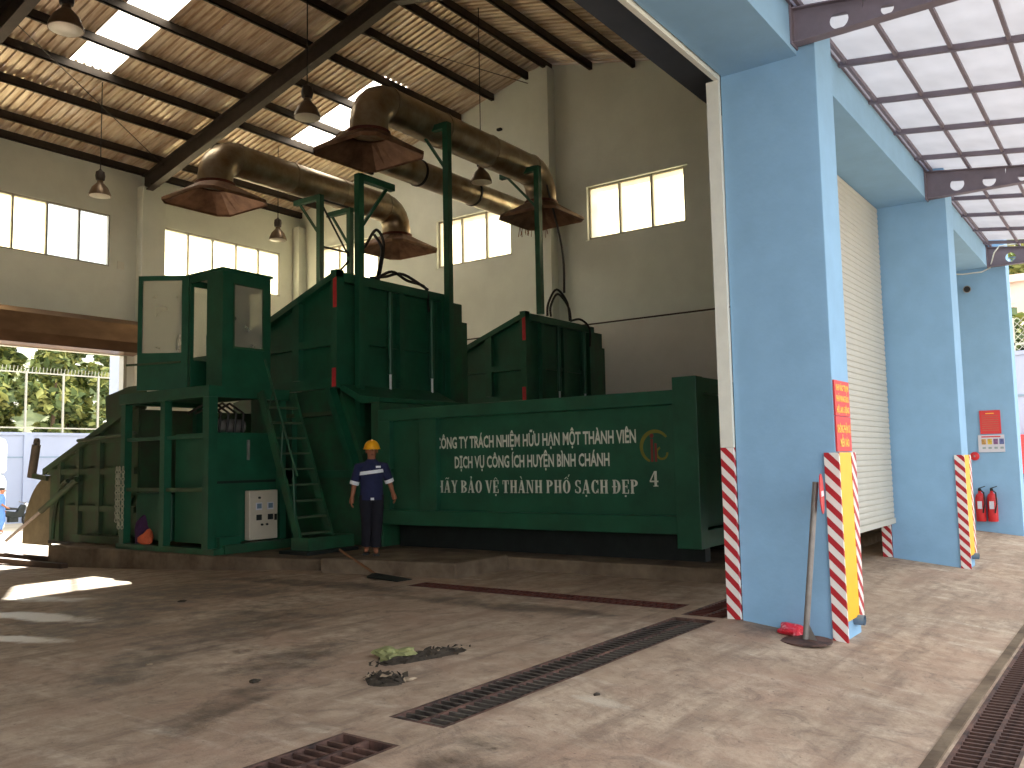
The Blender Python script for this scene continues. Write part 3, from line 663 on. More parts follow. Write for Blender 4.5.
# ---- compactor hopper (two alike lines)
def hopper(x0, label):
    t = thing('compactor_hopper', (x0+1.4, 13, .17), label, 'compactor', 'green compactor hoppers')
    top = lambda y: 4.82-.363*(y-11.1)
    m = MB().prism([(11.12, 2.9), (15.2, 2.9), (15.2, top(15.2)), (11.12, top(11.12))], 'x', x0+.10, x0+.13); m.build('side_plate', GREEN, t)
    m = MB().prism([(11.12, 2.9), (15.2, 2.9), (15.2, top(15.2)), (11.12, top(11.12))], 'x', x0+2.75, x0+2.80); m.build('side_plate', GREEN, t)
    m = MB().prism([(11.1, top(11.1)-.09), (15.2, top(15.2)-.09), (15.2, top(15.2)+.03), (11.1, top(11.1)+.03)], 'x', x0-.02, x0+.14); m.build('top_flange', GREEN, t)
    for y in (12.08, 13.25, 14.4):
        MB().prism([(y, 3.0), (y+.18, 3.0), (y+.18, top(y+.18)-.092), (y, top(y)-.092)], 'x', x0, x0+.099).build('side_rib', GREEN, t)
    B(x0+.002, x0+.099, 11.26, 15.2, 3.55, 3.68).build('side_rib', GREEN, t)
    B(x0-.01, x0+.12, 11.26, 15.2, 2.82, 2.99).build('bottom_rail', GREEN, t)
    cp = B(x0-.01, x0+.16, 11.1, 11.255, 2.82, 4.86).build('corner_post', GREEN, t)
    B(x0-.014, x0-.011, 11.1, 11.19, 4.2, 4.8).build('red_marking', REDM, cp); B(x0-.014, x0-.011, 11.12, 11.22, 2.84, 3.16).build('red_marking', REDM, cp)
    # front (facing the bay)
    B(x0+.16, x0+2.85, 11.2, 11.25, 2.4, 4.7).build('front_plate', GREEN, t)
    B(x0+.16, x0+2.95, 11.08, 11.25, 4.66, 4.82).build('front_rail', GREEN, t)
    for z in (3.62, 2.75): B(x0+.6, x0+2.6, 11.13, 11.2, z, z+.07).build('front_rib', GREEN, t)
    for x in (x0+.62, x0+1.55, x0+2.42): B(x, x+.14, 11.1, 11.199, 2.4, 4.66).build('front_rib', GREEN, t)
    B(x0+2.72, x0+2.95, 11.08, 11.25, 2.4, 4.66).build('front_post', GREEN, t)
    B(x0+2.951, x0+3.4, 11.12, 12.9, .18, 4.70).build('side_box', GREEN_W, t, bevel=.01); B(x0+3.401, x0+3.66, 11.2, 12.7, .18, 4.36).build('side_box', GREEN_W, t, bevel=.01)
    # cylinders with pale rods
    for x in (x0+1.22, x0+2.36):
        MB().tube([(x, 11.03, 3.12), (x, 11.03, 4.62)], .05, 10).build('cylinder', GREEN, t, True); MB().tube([(x, 11.03, 2.35), (x, 11.03, 3.119)], .022, 8).build('piston_rod', REFL, t, True)
    # lower feed chamber
    B(x0+.1, x0+2.75, 10.15, 10.6, .18, 1.42).build('feed_mouth', GREEN_W, t, bevel=.01)
    MB().prism([(13.6, .18), (10.62, .18), (10.62, 1.5), (11.2, 2.82), (13.6, 2.82)], 'x', x0+.16, x0+2.7).build('feed_chamber', GREEN_W, t)
    MB().bar((x0+.07, 11.35, 2.82), (x0+.07, 10.55, 1.0), .16, .12).build('slanted_rib', GREEN, t)
    B(x0+.02, x0+.155, 11.25, 12.5, 2.36, 2.43).build('shelf_bar', GREEN_D, t)
    B(x0+.04, x0+.155, 10.62, 13.6, 1.30, 1.42).build('chamber_rib', GREEN, t); B(x0+.04, x0+.155, 12.3, 12.45, .18, 2.8).build('chamber_rib', GREEN, t)
    return t
HP1 = hopper(10.3, 'large green compactor hopper with red corner marks behind the worker')
HP2 = hopper(15.92, 'second green compactor hopper, smaller in view, behind the container top')
# container-side filler between the container and the hopper
t = HP1
B(10.36, 12.85, 10.17, 10.36, 1.44, 2.52).build('head_plate', GREEN_W, t); MB().prism([(10.17, 2.53), (10.6, 2.53), (11.08, 2.78), (11.08, 2.88), (10.6, 2.65), (10.17, 2.6)], 'x', 10.36, 12.85).build('cover_plate', GREEN, t)

# ---- loading chute at the left
LC = thing('loading_chute', (10.6, 16.6, -.2), 'dusty green ribbed loading chute with sloping top at the left', 'chute')
top = lambda y: 2.70-.365*(y-15.0)
MB().prism([(15.0, .1), (18.15, .1), (18.15, top(18.15)), (15.0, top(15.0))], 'x', 9.04, 9.08).build('side_plate', GREEN_D, LC)
MB().prism([(15.0, .1), (18.15, .1), (18.15, top(18.15)), (15.0, top(15.0))], 'x', 12.2, 12.24).build('side_plate', GREEN_D, LC)
MB().prism([(14.95, top(14.95)-.07), (18.3, top(18.3)-.07), (18.3, top(18.3)+.05), (14.95, top(14.95)+.05)], 'x', 8.95, 9.14).build('top_flange', GREEN_D, LC)
for y in (15.35, 16.15, 16.9, 17.6): MB().prism([(y, .12), (y+.12, .12), (y+.12, top(y+.12)-.08), (y, top(y)-.08)], 'x', 8.96, 9.038).build('side_rib', GREEN_D, LC)
for z, y1 in ((2.02, 16.7), (1.42, 18.15), (.72, 17.4)): B(8.97, 9.036, 15.0, y1, z, z+.11).build('side_rib', GREEN_D, LC)
MB().tube([(8.93, 14.9, 2.16), (8.93, 16.9, 2.08)], .035, 8).build('pipe', GREEN_D, LC, True)
MB().bar((9.0, 15.1, 1.05), (9.0, 15.75, .15), .06, .12).build('diagonal_rib', GREEN_D, LC)
B(9.0, 12.2, 15.0, 18.1, .06, .12).build('bottom_plate', GREEN_K, LC)
B(9.09, 12.19, 15.0, 15.06, .12, 2.6).build('back_plate', GREEN_D, LC)
MB().prism([(15.0, 2.62), (16.28, 2.2), (16.36, 2.92), (15.55, 3.06), (15.0, 3.06)], 'x', 9.16, 9.2).build('flared_panel', GREEN_D, LC)
MB().prism([(15.0, 2.62), (16.28, 2.2), (16.36, 2.92), (15.55, 3.06), (15.0, 3.06)], 'x', 12.1, 12.14).build('flared_panel', GREEN_D, LC)
# curved tail plate
poly = [(18.15, .0)]+[(18.15+1.15*math.cos(a), .0+1.42*math.sin(a)) for a in [math.radians(7.5*k) for k in range(13)]]
MB().prism(poly, 'x', 9.06, 9.1).build('curved_tail_plate', mat('tan_steel', rgb(120, 112, 84), .6, .2, .2, 4), LC)
MB().prism(poly, 'x', 11.9, 11.94).build('curved_tail_plate', MATS['tan_steel'], LC)
arc = [(8.93, 17.35+.55*math.cos(a)-.1, .15+1.15*math.sin(a)) for a in [math.radians(9*k) for k in range(11)]]
for i in range(len(arc)-1): pass
MB().tube(arc, .045, 6).build('curved_rib', GREEN_D, LC)
cyl = MB().tube([(8.85, 16.75, 1.33), (8.75, 17.9, .72)], .06, 10).build('cylinder', GREEN_D, LC, True); MB().tube([(8.75, 17.9, .72), (8.65, 19.1, .1)], .032, 8).build('piston_rod', GALV, LC, True)
c2 = MB().tube([(9.0, 18.85, 1.38), (9.0, 18.68, 2.05)], .085, 10).build('cylinder', mat('dusty_grey_steel', rgb(112, 104, 92), .6, .4, .2, 5), LC, True)
MB().tube([(8.97, 18.67, 2.1), (9.03, 18.67, 2.1)], .09, 10).build('eye_end', MATS['dusty_grey_steel'], c2)
B(8.7, 9.1, 14.9, 16.6, .17, .30).build('base_beam', GREEN_D, LC); MB().bar((9.0, 18.2, 1.36), (9.0, 18.9, 1.42), .06, .1).build('cylinder_bracket', GREEN_D, LC)
for i, (x_, y0, y1, zz) in enumerate(((8.0, 15.5, 18.6, -.16), (8.3, 14.8, 19.6, -.12))):
    o = MB().bar((x_, y0, zz), (x_+.25, y1, zz-.06), .12, .1).build('steel_rail', mat('old_rail_%d' % i, rgb(70, 54, 44), .8, .2, .2, 5), None, loc=(x_, (y0+y1)/2, zz-.05)); tag(o, ['rusty steel rail lying along the kerb left of the platform', 'longer rusty rail beside the loading chute base'][i], 'rail', 'old rails by the chute')

# ---- operator platform
OP = thing('operator_platform', (9.2, 13.2, .16), 'green steel operator platform with cabinet and posts', 'platform')
PX = 8.45
for (x, y, wd) in ((PX, 12.0, .16), (PX, 13.2, .13), (PX, 14.38, .13), (9.85, 12.0, .12), (9.85, 14.38, .12)): B(x-wd/2, x+wd/2, y-wd/2, y+wd/2, .16, 2.62).build('post', GREEN, OP)
B(PX-.1, PX+.1, 11.9, 14.46, 2.62, 2.80).build('deck_beam', GREEN, OP); B(PX+.101, 9.95, 11.9, 12.06, 2.62, 2.80).build('deck_beam', GREEN, OP)
B(PX+.101, 9.95, 14.3, 14.46, 2.62, 2.80).build('deck_beam', GREEN, OP); B(PX+.101, 9.95, 12.061, 14.29, 2.70, 2.79).build('deck_plate', GREEN_W, OP)
for z in (1.98, 1.13): 
    for a, b in ((12.09, 13.13), (13.27, 14.31)): B(PX-.03, PX+.03, a, b, z, z+.06).build('side_rail', GREEN_D if z < 1.5 else GREEN, OP)
B(PX-.09, PX+.09, 11.75, 14.5, .161, .25).build('base_beam', GREEN_W, OP)
B(8.55, 10.05, 11.72, 11.9, .161, .30).build('base_beam', GREEN_W, OP)
B(8.5, 8.9, 11.80, 11.88, .161, .42).build('foot_plate', GREEN, OP)
CB = B(8.58, 9.84, 12.08, 13.12, .30, 2.07).build('cabinet', GREEN, OP, bevel=.01)
B(8.56, 9.84, 12.06, 12.079, 1.25, 1.29).build('cabinet_seam', GREEN_K, CB)
B(9.21, 9.25, 12.05, 12.078, 1.62, 1.95).build('cabinet_handle', GALV, CB)
B(8.6, 9.8, 13.25, 14.3, .30, 1.1).build('tank', GREEN, OP, bevel=.02)
# motor and pipes above the cabinet
mo = MB().tube([(8.85, 12.6, 2.2), (9.5, 12.6, 2.2)], .12, 12).build('pump_motor', GALV, OP, True)
for i in range(4): MB().tube([(8.9+.15*i, 12.4, 2.08), (8.9+.15*i, 12.35, 2.4), (8.95+.15*i, 12.8, 2.6), (9.0+.15*i, 13.4, 2.45)], .022, 6).build('hydraulic_hose', RUBBER, OP, True)
# drum and rags inside the open frame
# control box
CP = thing('control_box', (9.45, 12.0, .3), 'pale grey electrical control box with four dials on the cabinet', 'control box')
B(9.16, 9.73, 11.93, 12.058, .32, 1.12).build('housing', PANELW, CP, bevel=.012)
for (x, z) in ((9.34, .86), (9.57, .86)):
    g_ = B(x-.06, x+.06, 11.915, 11.929, z-.06, z+.06).build('gauge', PAPER, CP); B(x-.045, x+.045, 11.911, 11.914, z-.035, z+.045).build('dial', PVC, g_)
for (x, z) in ((9.34, .68), (9.57, .68)): B(x-.045, x+.045, 11.905, 11.929, z-.045, z+.045).build('switch', GREEN_K, CP)
for x in (9.40, 9.50, 9.345): MB().tube([(x, 11.93, .56 if x > 9.35 else 1.0), (x, 11.9, .56 if x > 9.35 else 1.0)], .018, 8).build('button', GREEN_K, CP)
B(9.66, 9.69, 11.9, 11.929, .62, .72).build('lever', GREEN_K, CP)

# ---- operator cabin on the platform
CA = thing('operator_cabin', (9.1, 12.45, 2.8), 'small green operator cabin with an open glazed door on the platform', 'cabin')
cx0, cx1, cy0, cy1, cz0, cz1 = 8.66, 9.62, 12.0, 12.92, 2.80, 4.70
# front wall (y = cy0) around its window
m_ = MB().box(cx0, 8.88, cy0, cy0+.04, cz0, cz1).box(9.46, cx1, cy0, cy0+.04, cz0, cz1).box(8.88, 9.46, cy0, cy0+.04, cz0, 3.46).box(8.88, 9.46, cy0, cy0+.04, 4.50, cz1); m_.build('front_wall', GREEN, CA)
B(8.88, 9.46, cy0+.012, cy0+.02, 3.46, 4.50).build('front_pane', DOORG, CA)
m_ = MB().box(8.86, 8.89, cy0-.012, cy0-.001, 3.44, 4.52).box(9.45, 9.48, cy0-.012, cy0-.001, 3.44, 4.52).box(8.89, 9.45, cy0-.012, cy0-.001, 3.44, 3.47).box(8.89, 9.45, cy0-.012, cy0-.001, 4.49, 4.52); m_.build('window_rim', GREEN_W, CA)
# door side (x = cx0)
B(cx0, cx0+.04, cy0+.041, 12.42, cz0, cz1).build('side_wall', GREEN, CA); B(cx0, cx0+.06, 12.86, cy1, cz0, cz1).build('hinge_post', GREEN, CA)
B(cx0, cx0+.04, 12.421, 12.859, 4.6, cz1).build('door_head', GREEN, CA)
# rear wall mostly glass, far side wall with window
m_ = MB().box(cx0+.06, cx1, cy1-.04, cy1, cz0, 3.3).box(cx0+.06, cx1, cy1-.04, cy1, 4.55, cz1).box(cx1-.06, cx1, cy1-.04, cy1, 3.3, 4.55); m_.build('rear_wall', GREEN, CA)
B(cx0+.07, cx1-.07, cy1-.025, cy1-.017, 3.3, 4.55).build('rear_pane', CLEAR, CA)
m_ = MB().box(cx1-.04, cx1, cy0+.041, cy1-.041, cz0, 3.5).box(cx1-.04, cx1, cy0+.041, cy1-.041, 4.5, cz1).box(cx1-.04, cx1, 12.55, cy1-.041, 3.5, 4.5); m_.build('side_wall', GREEN, CA)
B(cx0-.03, cx1+.03, cy0-.03, cy1+.03, cz1, cz1+.045).build('roof', GREEN, CA); B(cx0+.045, cx1-.045, cy0+.045, cy1-.045, cz1-.05, cz1-.005).build('ceiling_lining', WHITE, CA)
# open door leaf, swung out
hx, hy = 8.62, 12.86; dxn, dyn = -.586, .81
def leaf(a0, a1, z0, z1, th=.045):
    p, q = (hx+dxn*a0, hy+dyn*a0, (z0+z1)/2), (hx+dxn*a1, hy+dyn*a1, (z0+z1)/2); return MB().bar(p, q, th, z1-z0)
d_ = leaf(0, .84, cz0, 3.42).build('door_leaf', GREEN, CA)
for (a0, a1, z0, z1) in ((0, .11, 3.42, 4.72), (.77, .84, 3.42, 4.72), (.11, .77, 4.64, 4.72)): leaf(a0, a1, z0, z1).build('door_stile', GREEN, d_)
leaf(.11, .77, 3.42, 4.64, .01).build('door_pane', DOORG, d_)
MB().bar((hx+dxn*.24+.1, hy+dyn*.24+.1, 3.45), (hx+dxn*.13+.1, hy+dyn*.13+.1, 4.55), .05, .03).build('door_stay', GREEN_W, d_)
MB().tube([(hx+dxn*.98-.05, hy+dyn*.98, 3.22), (hx+dxn*.1-.06, hy+dyn*.1-.04, 3.26)], .02, 6).build('door_handle_bar', GREEN_D, d_, True)
# seat inside
OSEAT = B(8.95, 9.3, 12.45, 12.8, 3.1, 3.2).build('seat', RUBBER, CA, bevel=.02); MB().prism([(12.80, 3.2), (12.86, 3.2), (12.88, 3.75), (12.83, 3.75)], 'x', 8.97, 9.28).build('backrest', PVC, OSEAT); MB().tube([(9.12, 12.62, 2.8), (9.12, 12.62, 3.1)], .05, 8).build('pedestal', GREEN_K, OSEAT)

# ---- steep ladder
LD = thing('ship_ladder', (9.5, 11.0, .16), 'steep green steel ladder up to the operator platform', 'ladder')
la, lb = Vector((9.2, 10.72, .2)), Vector((9.2, 11.72, 2.72)); wdx = .66
for x in (0, wdx): MB().bar(la+Vector((x, 0, 0)), lb+Vector((x, 0, 0)), .05, .13).build('stringer', GREEN_W, LD)
m0 = MB(); p = la.lerp(lb, 1/10); m0.box(9.226, 9.2+wdx-.026, p.y-.08, p.y+.08, p.z-.015, p.z+.015); tr = m0.build('tread', GREEN_D, LD)
for k in range(2, 10): rep(tr, (lb-la)*((k-1)/10))
hr = [(9.2, 10.82, 1.35), (9.2, 11.62, 3.25)]
MB().tube(hr, .018, 6).build('handrail', GREEN_W, LD, True)
for k in (.15, .5, .85):
    q = la.lerp(lb, k); q2 = Vector(hr[0]).lerp(Vector(hr[1]), k*.85); MB().tube([q, q2], .013, 6).build('handrail_stay', GREEN_W, LD, True)
B(9.0, 10.05, 10.35, 11.0, .161, .21).build('landing_plate', GREEN_K, LD)
B(9.15, 10.1, 10.5, 10.9, .211, .40).build('bottom_beam', GREEN_W, LD)

# ================================================================== DUCTS, HOODS, SUPPORTS
def hood(parent, cx, cy, zb, zt, half, neck):
    m = MB(); n = 24; r0 = []; r1 = []
    prof = [(half, zb), (half, zb+.05)]
    rings = []
    for zz in (zb, zb+.06):
        ring = []
        for k in range(n):
            a = 2*math.pi*(k+.5)/n; c, s = math.cos(a), math.sin(a); q = half/max(abs(c), abs(s)); ring.append((cx+q*c, cy+q*s, zz))
        rings.append(ring)
    rings.append([(cx+neck*math.cos(2*math.pi*(k+.5)/n), cy+neck*math.sin(2*math.pi*(k+.5)/n), zt) for k in range(n)])
    vs = [p for r in rings for p in r]
    m.add(vs, [(i*n+k, i*n+(k+1) % n, (i+1)*n+(k+1) % n, (i+1)*n+k) for i in range(2) for k in range(n)])
    # inner skin so that the underside shows a shallow dark pyramid
    inn = [[(cx+(p[0]-cx)*.97, cy+(p[1]-cy)*.97, p[2]+(.0 if i == 0 else -.03)) for p in r] for i, r in enumerate(rings)]
    m.add([p for r in inn for p in r], [(i*n+k, (i+1)*n+k, (i+1)*n+(k+1) % n, i*n+(k+1) % n) for i in range(2) for k in range(n)])
    h = m.build('hood', HOOD, parent)
    MB().lathe([(neck+.0, 0), (neck+.035, 0), (neck+.035, .06), (neck, .06)], (cx, cy, zt-.02), 24, False).build('collar', RUST2, h, True)
    return h
def duct(label, y, zc, xa, xb, r, half, zb, zn):
    t = thing('exhaust_duct', ((xa+xb)/2, y, zb), label, 'duct', 'round exhaust ducts with square hoods')
    R_ = r*1.35
    def elbow(cx, sgn):
        pts = []
        for k in range(6):
            a = math.radians(90*k/5); pts.append((cx+sgn*(R_-R_*math.cos(a)), y, zn+.0+(zc-R_-zn)+R_*math.sin(a)))
        return [(cx, y, zn)]+pts
    pa = elbow(xa, 1); pb = elbow(xb, -1)
    MB().tube(pa, r, 24).build('elbow', DUCT, t, True); MB().tube(pb, r, 24).build('elbow', DUCT, t, True)
    x0, x1 = pa[-1][0], pb[-1][0]; n = max(2, int((x1-x0)/1.25)); st = (x1-x0)/n
    s0 = MB().tube([(x0+.002, y, zc), (x0+st-.002, y, zc)], r*.985, 24).build('pipe_section', DUCT, t, True)
    for i in range(1, n): rep(s0, (i*st, 0, 0))
    j0 = MB().tube([(x0-.03, y, zc), (x0+.03, y, zc)], r*1.03, 24).build('joint_ring', DUCT, t, True)
    for i in range(1, n+1): rep(j0, (i*st, 0, 0))
    hood(t, xa, y, zb, zn, half, r*1.02); hood(t, xb, y, zb, zn, half, r*1.02)
    return t
duct('front exhaust duct high over the two compactor hoppers', 11.6, 8.45, 11.58, 17.4, .365, .82, 7.34, 7.73)
duct('rear exhaust duct running behind the first, above the loading side', 16.35, 8.42, 11.58, 17.35, .38, .88, 7.32, 7.72)
t = thing('exhaust_main', (16, 12.9, 7.75), 'thick exhaust main crossing behind the front duct to the gable wall', 'duct')
MB().tube([(12.3, 13.1, 8.1), (19.74, 13.1, 8.1)], .29, 24).build('pipe', DUCT, t, True)
for x in (14.6, 16.6): MB().tube([(x, 13.1, 8.1), (x+.06, 13.1, 8.1)], .31, 24).build('joint_ring', RUBBER, t, True)
m_ = MB()
for k in range(26):
    a = random.uniform(0, 6.28); x = 18.9+random.uniform(0, .7); m_.bar((x, 13.1+.25*math.cos(a), 7.88), (x+random.uniform(-.1, .1), 13.1+.25*math.cos(a)+random.uniform(-.1, .1), 7.5+random.uniform(0, .2)), .012, .012)
tag(m_.build('straw_nest', WOOD, t), 'ragged straw under the end of the main', kind='stuff')
def support(t, x, y, zt, zb, arm, brace=True, wd=.13):
    B(x-wd/2, x+wd/2, y-wd/2, y+wd/2, zb, zt).build('duct_post', GREEN, t)
    if arm:
        ax, ay = arm; MB().bar((x, y, zt-.05), (x+ax, y+ay, zt-.05), .12, .12).build('arm', GREEN, t)
        if brace: MB().bar((x, y, zt-1.0), (x+ax*.8, y+ay*.8, zt-.11), .05, .05).build('brace', GREEN, t)
    return t
support(HP1, 13.15, 11.0, 8.3, 2.4, (0, .78)); support(HP2, 16.4, 11.02, 8.28, 4.83, (0, 1.05)); support(HP1, 10.7, 10.97, 6.6, 1.43, (.85, 0), True, .12)
DF = thing('duct_frame', (14.6, 15.8, .18), 'green steel frame of two posts behind the first hopper carrying the rear duct', 'frame')
support(DF, 14.12, 15.8, 8.0, .18, (0, .9)); support(DF, 15.1, 15.8, 7.9, .18, (0, .8))
for p, q in (((14.12, 15.8, 6.75), (15.1, 15.8, 6.75)), ((14.12, 15.8, 7.85), (15.1, 15.8, 6.6)), ((14.12, 15.8, 7.9), (15.1, 15.8, 7.9)), ((14.12, 15.8, 5.6), (15.1, 15.8, 6.6))):
    MB().tube([p, q], .025, 6).build('tie_rod', GREEN_K, DF)
# hoses on the hopper tops
def hose(t, strands, r=.028):
    for pts in strands:
        cu = bpy.data.curves.new('h', 'CURVE'); pts2 = [Vector(p) for p in pts]; res = []
        for i in range(len(pts2)-1):
            p0, p1, p2, p3 = pts2[max(i-1, 0)], pts2[i], pts2[i+1], pts2[min(i+2, len(pts2)-1)]
            for k in range(6):
                s = k/6; res.append(.5*((2*p1)+(p2-p0)*s+(2*p0-5*p1+4*p2-p3)*s*s+(3*p1-p0-3*p2+p3)*s**3))
        res.append(pts2[-1]); bpy.data.curves.remove(cu)
        MB().tube(res, r, 7).build('hydraulic_hose', RUBBER, t, True)
    return t
hose(HP1, [
    [(11.3, 11.15, 4.85), (11.7, 11.15, 5.05), (12.1, 11.15, 4.95), (12.6, 11.12, 4.87), (12.6, 11.04, 4.4)],
    [(11.2, 11.2, 4.86), (11.6, 11.2, 4.95), (12.0, 11.15, 5.05), (12.7, 11.15, 4.86)],
    [(11.5, 11.3, 4.86), (11.75, 11.4, 5.6), (11.55, 11.4, 5.85), (11.2, 11.35, 5.45), (10.8, 11.1, 5.35)],
    [(11.45, 11.3, 4.86), (11.7, 11.4, 5.5), (11.5, 11.4, 5.75)]])
hose(HP2, [
    [(16.8, 11.1, 4.85), (16.85, 11.1, 5.15), (17.3, 11.15, 5.55), (17.75, 11.15, 5.3), (17.85, 11.15, 4.86)],
    [(16.95, 11.1, 4.85), (16.95, 11.1, 5.1), (17.35, 11.15, 5.45), (17.8, 11.15, 5.2), (17.9, 11.15, 4.86)],
    [(17.9, 11.15, 4.87), (18.3, 11.12, 4.95), (18.6, 11.05, 4.75), (18.6, 11.05, 4.3)],
    [(17.55, 11.1, 5.5), (17.5, 11.1, 6.6), (17.2, 11.3, 8.1)]])

# ================================================================== PENDANT LAMPS
LPOS = [((6.46, 12.87), 'big pendant lamp at the top left corner of the picture'), ((11.0, 12.67), 'pendant lamp left of the front duct elbow'), ((16.2, 12.5), 'pendant lamp below the straight run of the front duct'),
        ((11.13, 20.32), 'pendant lamp in front of the left rear wall'), ((16.61, 20.41), 'small far pendant lamp above the operator cabin')]
lamp0 = None
for (x, y), lab in LPOS:
    t = thing('pendant_lamp', (x, y, 8.15), lab, 'lamp', 'pendant high-bay lamps')
    zr = roofz(y)
    if lamp0 is None:
        sh = MB().lathe([(.245, 0), (.255, .0), (.25, .05), (.19, .2), (.10, .30), (.07, .33), (.07, .38)], (x, y, 8.15), 24).build('shade', LAMPS, t, True)
        MB().lathe([(0.0, -.015), (.2, -.012), (.24, .0), (.24, .02)], (x, y, 8.15), 24).build('lens', LAMPW, sh, True)
        MB().lathe([(.03, .38), (.1, .40), (.115, .5), (.1, .6), (.04, .64), (.015, .68)], (x, y, 8.15), 16).build('ballast', STEEL_BR, t, True); lamp0 = t
    else:
        for ch in lamp0.children:
            if ch.name.startswith('cord'): continue
            c = ch.copy(); COL.objects.link(c); c.parent = t
            for g_ in ch.children: c2 = g_.copy(); COL.objects.link(c2); c2.parent = c
    MB().tube([(x, y, 8.83), (x, y, zr-.02)], .012, 6).build('cord', RUBBER, t)

# ================================================================== PEOPLE
def skin_mesh(verts, edges, root_i):
    me = bpy.data.meshes.new('sk'); me.from_pydata([v[0] for v in verts], edges, []); o = bpy.data.objects.new('sk', me); COL.objects.link(o)
    o.modifiers.new('skin', 'SKIN'); sb = o.modifiers.new('sub', 'SUBSURF'); sb.levels = 2; sb.render_levels = 2
    for i, v in enumerate(verts):
        sv = me.skin_vertices[0].data[i]; r = v[1]; sv.radius = r if isinstance(r, tuple) else (r, r); sv.use_root = (i == root_i)
    dg = bpy.context.evaluated_depsgraph_get(); dg.update(); m2 = bpy.data.meshes.new_from_object(o.evaluated_get(dg))
    vs = [v.co.copy() for v in m2.vertices]; fs = [tuple(p.vertices) for p in m2.polygons]; bpy.data.objects.remove(o); bpy.data.meshes.remove(m2); return vs, fs
def ell(cx, cy, z, rx, ry, n=20, tilt=0.0): return [(cx+rx*math.cos(2*math.pi*k/n), cy+ry*math.sin(2*math.pi*k/n), z+tilt*math.cos(2*math.pi*k/n)) for k in range(n)]
def person(name, label, loc, rotz, shirt, trouser, helmet, J, sc=1.0, tape=True):
    t = thing(name, loc, label, 'person'); t.rotation_euler.z = rotz; t.scale = (sc, sc, sc)
    L0 = Vector(loc)
    def put(mb, nm, m, parent=None, smooth=True):
        mb.v = [tuple(Vector(v)+L0) for v in mb.v]; return mb.build(nm, m, parent or t, smooth)
    V = [((0, .0, .90), (.135, .10)), ((0, 0, 1.06), (.125, .09)), ((0, 0, 1.24), (.15, .10)), ((0, .01, 1.36), (.07, .06)), ((0, -.005, 1.42), .055), ((.005, -.02, 1.50), (.078, .095)), ((.005, -.02, 1.58), (.07, .085))]
    E_ = [(0, 1), (1, 2), (2, 3), (3, 4), (4, 5), (5, 6)]
    for s in ('r', 'l'):
        b = len(V); sh, el, wr = J['arm_'+s]; hp, kn, an, to = J['leg_'+s]
        V += [(sh, .06), (el, .043), (wr, .03)]; E_ += [(2, b), (b, b+1), (b+1, b+2)]
        b = len(V); V += [(hp, .09), (kn, .058), (an, .04), (to, .036)]; E_ += [(0, b), (b, b+1), (b+1, b+2), (b+2, b+3)]
    vs, fs = skin_mesh(V, E_, 0)
    body = MB().add(vs, fs)
    # hands: palm, four unequal bent fingers, thumb from the side of the palm
    for s in ('r', 'l'):
        sh, el, wr = [Vector(q) for q in J['arm_'+s]]; d = (wr-el).normalized(); sd_ = Vector((1 if s == 'l' else -1, 0, 0)); fr = Vector((0, -1, 0))
        side = fr; inn = -sd_
        body.tube([wr-d*.02, wr+d*.03, wr+d*.085], [.028, .036, .034], 10)
        for k, (o_, ln) in enumerate(((-.027, .062), (-.009, .075), (.009, .08), (.027, .072))):
            p0 = wr+d*.075+side*o_; p1 = p0+d*ln*.45+inn*.004; p2 = p1+d*ln*.35+inn*.018; p3 = p2+d*ln*.2+inn*.018; body.tube([p0, p1, p2, p3], [.0098, .0095, .0085, .006], 7)
        p0 = wr+d*.025+side*.028; body.tube([p0, p0+d*.03+side*.022, p0+d*.06+side*.03+inn*.008], [.012, .0105, .007], 7)
    # feet soles and ears, nose
    body.ball((.005, -.118, 1.515), .014, .02, .022); body.ball((-.075, -.01, 1.52), .012, .022, .032); body.ball((.085, -.01, 1.52), .012, .022, .032)
    bo = put(body, 'body', SKIN)
    for x in (-.028, .038): put(MB().ball((x, -.106, 1.54), .012, .008, .007), 'eye', REFL, bo); put(MB().ball((x, -.112, 1.54), .006, .005, .006), 'pupil', RUBBER, bo)
    put(MB().ball((.005, -.104, 1.463), .025, .012, .006), 'mouth', RED if False else mat('lips_'+name, rgb(120, 66, 56), .6), bo)
    put(MB().ball((.005, .0, 1.585), .087, .105, .06), 'hair', RUBBER, bo)
    # shirt
    m = MB(); m.loft([ell(0, 0, .80, .178, .138), ell(0, 0, .96, .168, .126), ell(0, 0, 1.08, .168, .12), ell(0, 0, 1.2, .185, .125), ell(0, .003, 1.29, .176, .115), ell(0, .005, 1.345, .125, .09), ell(0, 0, 1.40, .065, .062)])
    for s in ('r', 'l'):
        sh, el, wr = [Vector(q) for q in J['arm_'+s]]; x = 1 if s == 'l' else -1
        m.tube([Vector((x*.10, 0, 1.295)), sh, sh.lerp(el, .5), sh.lerp(el, 1.0), el.lerp(wr, .12)], [.07, .078, .07, .066, .066], 14)
    shp = put(m, 'shirt', shirt)
    m = MB(); m.loft([ell(0, 0, .78, .155, .115), ell(0, 0, .86, .158, .116), ell(0, 0, .93, .15, .108)])
    for s in ('r', 'l'):
        hp, kn, an, to = [Vector(q) for q in J['leg_'+s]]
        m.tube([hp+Vector((0, 0, .05)), hp, hp.lerp(kn, .5), kn, kn.lerp(an, .55), an.lerp(kn, .1)], [.07, .098, .096, .082, .075, .08], 14)
    put(m, 'trousers', trouser)
